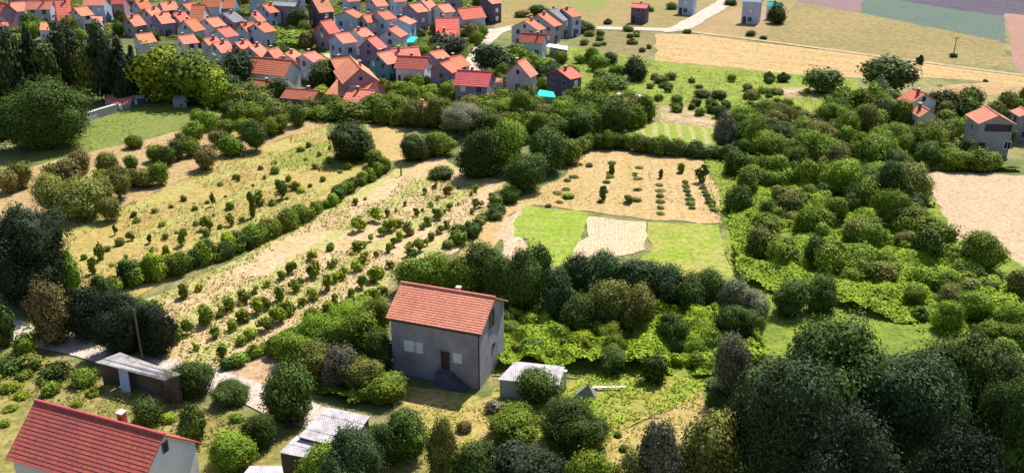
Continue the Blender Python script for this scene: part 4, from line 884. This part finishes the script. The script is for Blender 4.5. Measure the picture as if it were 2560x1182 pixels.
scatter([(1830, 420), (1990, 430), (2300, 590), (2540, 720), (2560, 800), (2560, 900), (2300, 800), (2090, 720), (1930, 690), (1850, 600)],
        80, (1.7, 4.4), (.6, 1.05), ['round', 'round', 'bush'], ['mid', 'dark', 'mid', 'olive', 'mid'], 'bush', 'tall bushes scattered in the bright undergrowth', 'bush', gap=.6)
scatter([(2330, 300), (2420, 260), (2560, 250), (2700, 260), (2700, 440), (2560, 420), (2560, 380), (2440, 390), (2400, 350), (2380, 400)], 30, (3, 5), (.8, 1.1), ['round'], ['mid', 'dark', 'olive'], 'garden_tree', 'trees around the houses on the right edge')
scatter([(1190, 240), (1190, 205), (1290, 140), (1420, 135), (1530, 150), (1560, 200), (1500, 240), (1470, 200), (1340, 250)], 26, (3, 5), (.7, 1.0), ['round', 'bush'], ['mid', 'blue', 'mid'], 'garden_tree', 'trees around the houses east of the village road')
scatter([(1440, 82), (1630, 88), (1620, 140), (1450, 112)], 12, (1.6, 3), (.5, .8), ['bush'], ['olive', 'mid'], 'bush', 'bushes on the scrubby plot')
scatter([(1600, 190), (2100, 215), (2060, 280), (1650, 255)], 24, (1.5, 3.4), (.5, .8), ['bush', 'round'], ['mid', 'dark', 'olive'], 'bush', 'bushes dotted over the green meadow', gap=1.0)
scatter([(1640, 250), (1850, 270), (2060, 290), (1840, 300), (1680, 280)], 16, (1.8, 3), (.7, .9), ['bush', 'round'], ['mid', 'dark'], 'bush', 'bushes dotted over the green meadow', gap=1.2)
scatter([(40, 130), (40, 40), (300, 40), (560, 60), (800, 60), (1150, 60), (1240, 100), (1150, 150), (1000, 160), (900, 230), (600, 150), (400, 120), (200, 110)], 42, (3.2, 5.5), (.8, 1.2), ['round', 'tall'], ['mid', 'dark', 'dark', 'olive'], 'garden_tree', 'trees between the village houses', gap=1.0)
scatter([(600, 30), (640, -30), (1230, -30), (1230, 50), (900, 45)], 22, (4, 6), (.8, 1.1), ['round'], ['dark', 'mid'], 'garden_tree', 'trees between the village houses', gap=1.0)
scatter([(620, 235), (700, 250), (820, 250), (980, 225), (1130, 215), (1160, 245), (1120, 262), (960, 262), (820, 290), (620, 262)], 26, (2.6, 4.6), (.7, 1.0), ['round', 'bush'], ['mid', 'yellow', 'mid', 'dark'], 'garden_tree', 'trees along the lower edge of the village', gap=.8)
scatter([(1240, 780), (1860, 760), (1900, 900), (1740, 930), (1560, 900), (1280, 890)], 85, (1.3, 3.2), (.6, .95), ['bush', 'round', 'round'], ['yellow', 'mid', 'mid', 'dark', 'yellow'], 'bush', 'leafy bushes in the bright patch right of the grey house', gap=.65)
scatter([(-60, 900), (230, 980), (420, 1020), (430, 1060), (100, 1000), (-60, 1140)], 16, (.8, 2.2), (.5, .8), ['bush'], ['mid', 'olive', 'yellow'], 'bush', 'bushes in the yard above the white gabled house', gap=1.3)
for x, y, w, t_ in [(130, 955, 2.6, 'dark'), (200, 975, 2.8, 'mid'), (20, 940, 2.2, 'dark'), (70, 930, 2.4, 'olive'), (590, 1060, 1.2, 'mid'), (1240, 1040, 1.8, 'grey'), (1160, 1085, 1.5, 'brown'), (1280, 1060, 2.2, 'mid'), (1545, 1095, .7, 'dark'), (1560, 1130, .8, 'dark')]:
    plant(x, y, w, w*.7, 'bush', t_, 'bush', 'bush')
for x, y, w in [(1720, 85, 2.2), (1880, 92, 3), (1910, 100, 2), (2386, 145, 2.0), (2465, 206, 1.2), (1570, 80, 3), (1625, 30, 3), (1680, 25, 4), (1720, 24, 4), (1830, 15, 4), (1520, 62, 3)]:
    plant(x, y, w, w*.55, 'bush', 'dark', 'bush', 'bush')

# ------------------------------------------------------------------ ground cover (uncountable)
def cover(px, hmax, dens, size, tint, label, ls=.55, name='ground_cover', thr=0.0, group=None):
    w = wpoly(px); xs = [p.x for p in w]; ys = [p.y for p in w]; A = (max(xs)-min(xs))*(max(ys)-min(ys)); n = int(A*dens)
    x = rng.uniform(min(xs), max(xs), n); y = rng.uniform(min(ys), max(ys), n); k = inpoly(x, y, w); x = x[k]; y = y[k]
    def H(x, y):
        a = vnoise(x, y, ls, 1); b_ = vnoise(x, y, ls*2.3, 2); c = vnoise(x, y, .12, 5)
        return hmax*np.clip((.6*a+.4*b_-.25)*1.5, 0, 1)*np.clip((c-thr)*2.2+.2, 0, 1)
    z = H(x, y); k = z > .03; x = x[k]; y = y[k]; z = z[k]
    e = .15; gx_ = (H(x+e, y)-H(x-e, y))/(2*e); gy_ = (H(x, y+e)-H(x, y-e))/(2*e)
    n_ = np.stack([-gx_, -gy_, np.ones_like(x)], 1)+rng.normal(size=(len(x), 3))*.45; n_ /= np.linalg.norm(n_, axis=1)[:, None]
    pos = np.stack([x, y, z+ZL[0]+.02], 1); u = np.cross(n_, rng.normal(size=n_.shape)); u /= np.linalg.norm(u, axis=1)[:, None]; v_ = np.cross(n_, u)
    s = size*(.5+rng.random(len(x)))[:, None]
    q = np.stack([pos-u*s*.5, pos-v_*s*.35, pos+u*s*.55, pos+v_*s*.35], 1).reshape(-1, 3); q[:, 2] = np.maximum(q[:, 2], ZL[0]+.01)
    tone = np.repeat(np.clip(.35*vnoise(x, y, .8, 7)+.65*rng.random(len(x)), 0, 1), 4)
    V_ = [q]; F_ = [np.arange(len(q)).reshape(-1, 4)]; off = len(q)
    st = .35 if hmax > .4 else .8
    gx2 = np.arange(min(xs), max(xs), st); gy2 = np.arange(min(ys), max(ys), st); X, Y = np.meshgrid(gx2, gy2); Z = H(X, Y)-.06
    ins_ = inpoly(X, Y, w) & (Z > 0); ok = ins_[:-1, :-1] & ins_[1:, :-1] & ins_[:-1, 1:] & ins_[1:, 1:]
    idx = np.arange(X.size).reshape(X.shape); jj, ii = np.nonzero(ok)
    if hmax > .65 and len(jj):
        qf = np.stack([idx[jj, ii], idx[jj, ii+1], idx[jj+1, ii+1], idx[jj+1, ii]], 1); us, inv = np.unique(qf, return_inverse=True)
        gv_ = np.stack([X.ravel()[us], Y.ravel()[us], Z.ravel()[us]+ZL[0]], 1); V_.append(gv_); F_.append(inv.reshape(-1, 4)+off)
        tone = np.concatenate([tone, np.full(len(gv_), .35)])
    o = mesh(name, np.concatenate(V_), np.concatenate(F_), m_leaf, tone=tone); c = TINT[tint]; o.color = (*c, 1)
    setp(o, label, 'ground cover', group, 'stuff'); return o
cover([(1240, 770), (1860, 740), (1900, 900), (1760, 950), (1560, 930), (1240, 930)], 2.2, 26, .30, 'lime', 'bright climbing vines covering the ground right of the grey house', .4)
cover([(1850, 410), (2000, 440), (2300, 600), (2540, 740), (2560, 880), (2300, 830), (2060, 760), (1930, 740), (1840, 700), (1820, 560)], 1.8, 17, .33, 'lime', 'bright yellow-green undergrowth spreading through the wood on the right', .35)
cover([(1235, 975), (1400, 985), (1490, 930), (1560, 920), (1765, 955), (1740, 1010), (1560, 1060), (1500, 1110), (1225, 1090)], .35, 25, .22, 'lime', 'rough bright green grass in the yard right of the grey house', .8, 'grass')
cover([(720, 960), (700, 830), (870, 750), (960, 720), (970, 960), (1000, 1010), (880, 1020)], 1.3, 12, .38, 'mid', 'tangled green undergrowth left of the grey house', .4)
cover([(-100, 900), (240, 960), (420, 1000), (600, 1040), (560, 1182), (400, 1080), (90, 1000), (-100, 1150)], .3, 14, .22, 'olive', 'dry tufted grass around the white gabled house', .8, 'grass', .25)
cover([(1000, 1010), (1240, 1020), (1220, 1190), (1040, 1190)], .25, 14, .2, 'yellow', 'dry yellowish grass in the yard before the grey house', .8, 'grass', .3)
cover([(1470, 1080), (1760, 970), (1800, 1100), (1600, 1250), (1480, 1250)], .25, 12, .2, 'yellow', 'dry yellowish grass on the straw-coloured yard', .8, 'grass', .35)
cover([(1758, 400), (1850, 410), (1950, 440), (1850, 690), (1812, 640)], .6, 7, .3, 'lime', 'bright weeds along the right side of the sapling field', .5, 'weeds', .2)
cover([(830, 310), (930, 400), (700, 570), (400, 710), (200, 720), (140, 590), (300, 522), (560, 400)], .4, 6, .26, 'olive', 'sparse yellow-green weeds on the hay field', .6, 'weeds', .40)
cover([(968, 440), (1250, 470), (1190, 590), (960, 735), (690, 870), (480, 950), (360, 760), (700, 590)], .6, 9, .26, 'yellow', 'yellow-green weeds between the small trees of the pink field', .55, 'weeds', .34)
cover([(1450, 380), (1760, 404), (1800, 550), (1470, 525), (1340, 505)], .2, 1.6, .22, 'olive', 'thin olive weeds on the tan sapling field', .6, 'weeds', .5)
cover([(130, 350), (350, 258), (540, 266), (330, 355), (110, 405)], .2, 3, .3, 'yellow', 'tufty green grass of the upper left meadow', .5, 'grass', .3)
cover([(1280, 250), (1200, 140), (1440, 122), (1640, 156), (1850, 176), (2140, 202), (2050, 288), (1640, 262)], .6, 2.2, .4, 'yellow', 'weedy bright growth of the green meadow beyond the belt', .25, 'weeds', .35)
cover([(560, 300), (600, 262), (960, 262), (1290, 255), (1560, 270), (1640, 300), (1560, 340), (1300, 360), (1020, 318), (740, 300)], 1.2, 3, .5, 'mid', 'undergrowth below the belt of trees', .3)
cover([(0, -40), (1230, -40), (1230, 60), (1160, 160), (980, 215), (820, 225), (600, 190), (330, 100), (0, 80)], 1.6, 1.6, .6, 'mid', 'low garden greenery between the village houses', .25, thr=.3)
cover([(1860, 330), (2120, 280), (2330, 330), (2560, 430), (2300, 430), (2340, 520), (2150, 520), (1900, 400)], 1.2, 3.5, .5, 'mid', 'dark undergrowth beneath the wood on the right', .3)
cover([(1010, 745), (1240, 770), (1400, 800), (1860, 860), (1860, 720), (1500, 690), (1200, 680), (1010, 680)], 1.3, 9, .4, 'mid', 'undergrowth below the dense tree row behind the grey house', .4)
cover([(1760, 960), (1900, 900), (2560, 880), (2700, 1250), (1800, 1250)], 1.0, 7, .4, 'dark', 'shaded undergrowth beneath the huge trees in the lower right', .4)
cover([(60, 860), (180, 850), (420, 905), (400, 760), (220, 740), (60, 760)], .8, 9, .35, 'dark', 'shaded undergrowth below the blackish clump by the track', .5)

# ------------------------------------------------------------------ labels for everything not named by hand
MARKS = [((1110, 950), 'the grey foreground house'), ((250, 1120), 'the white gabled house'), ((330, 930), 'the long dark shed'), ((830, 1090), 'the large patched shed'), ((1330, 950), 'the small pale-roofed shed'),
         ((1385, 590), 'the left lime plot'), ((1540, 600), 'the beige sown plot'), ((1710, 610), 'the right lime plot'), ((2430, 540), 'the brown ploughed field'), ((1600, 460), 'the sapling field'), ((210, 320), 'the stone wall'),
         ((1365, 240), 'the turquoise-roofed shed'), ((1575, 245), 'the white greenhouse'), ((2383, 142), 'the lone utility pole'), ((2480, 350), 'the unfinished grey house'), ((873, 412), 'the egg-shaped tree'),
         ((1310, 120), 'the village road houses'), ((1150, 350), 'the grey bare tree'), ((2235, 250), 'the umbrella-shaped tree'), ((2290, 260), 'the small orange farmhouse'), ((92, 395), 'the huge round tree'),
         ((50, 790), 'the huge blackish tree'), ((680, 190), 'the long coral roof'), ((900, 200), 'the big mauve gable'), ((1185, 215), 'the long red roof'), ((1117, 60), 'the square coral roof'), ((160, 50), 'the tall blue house'),
         ((1880, 30), 'the pale blue house'), ((1600, 20), 'the lone field house'), ((2110, 1230), 'the huge lower right trees'), ((430, 260), 'the low grey hut'), ((1020, 170), 'the broad red roof'), ((715, 40), 'the flat-roofed plum house'),
         ((2240, 760), 'the bright clearing'), ((1815, 370), 'the grey-green poplar'), ((640, 930), 'the small tilled plot'), ((760, 400), 'the fresh grass patch'), ((1000, 440), 'the thin pole'), ((460, 110), 'the white village house')]
tmp = {}
for o, (x, y), w in ALL:
    best = min(MARKS, key=lambda m_: (m_[0][0]-x)**2+((m_[0][1]-y)*1.6)**2)
    dx, dy = x-best[0][0], (y-best[0][1])*1.3
    if o.name.startswith('village_house') and abs(dx) < 25 and abs(dy) < 20:
        best = sorted(MARKS, key=lambda m_: (m_[0][0]-x)**2+((m_[0][1]-y)*1.6)**2)[1]; dx, dy = x-best[0][0], (y-best[0][1])*1.3
    rel = ('left of' if dx < 0 else 'right of') if abs(dx) > abs(dy) else ('beyond' if dy < 0 else 'in front of')
    tmp.setdefault(f'{w}, {rel} {best[1]}', []).append((x, y, o))
ORD = ['', 'leftmost', 'second', 'third', 'fourth', 'fifth', 'sixth', 'seventh', 'eighth', 'ninth', 'tenth', 'eleventh', 'twelfth', 'thirteenth', 'fourteenth', 'fifteenth', 'sixteenth']
for k, l in tmp.items():
    l.sort(key=lambda q: q[0])
    for i, (x, y, o) in enumerate(l):
        if len(l) == 1: o['label'] = k
        elif len(l) == 2: o['label'] = k + (', the left one' if i == 0 else ', the right one')
        else: o['label'] = k + (', leftmost' if i == 0 else ', rightmost' if i == len(l)-1 else f', {ORD[i+1] if i+1 < len(ORD) else str(i+1)+"th"} from left')
print('saplings', cnt, 'objects', len(bpy.data.objects), 'top trees', sum(1 for o in bpy.data.objects if o.parent is None and o.get('category') == 'tree'), 'bush', sum(1 for o in bpy.data.objects if o.get('category') in ('bush', 'shrub')))
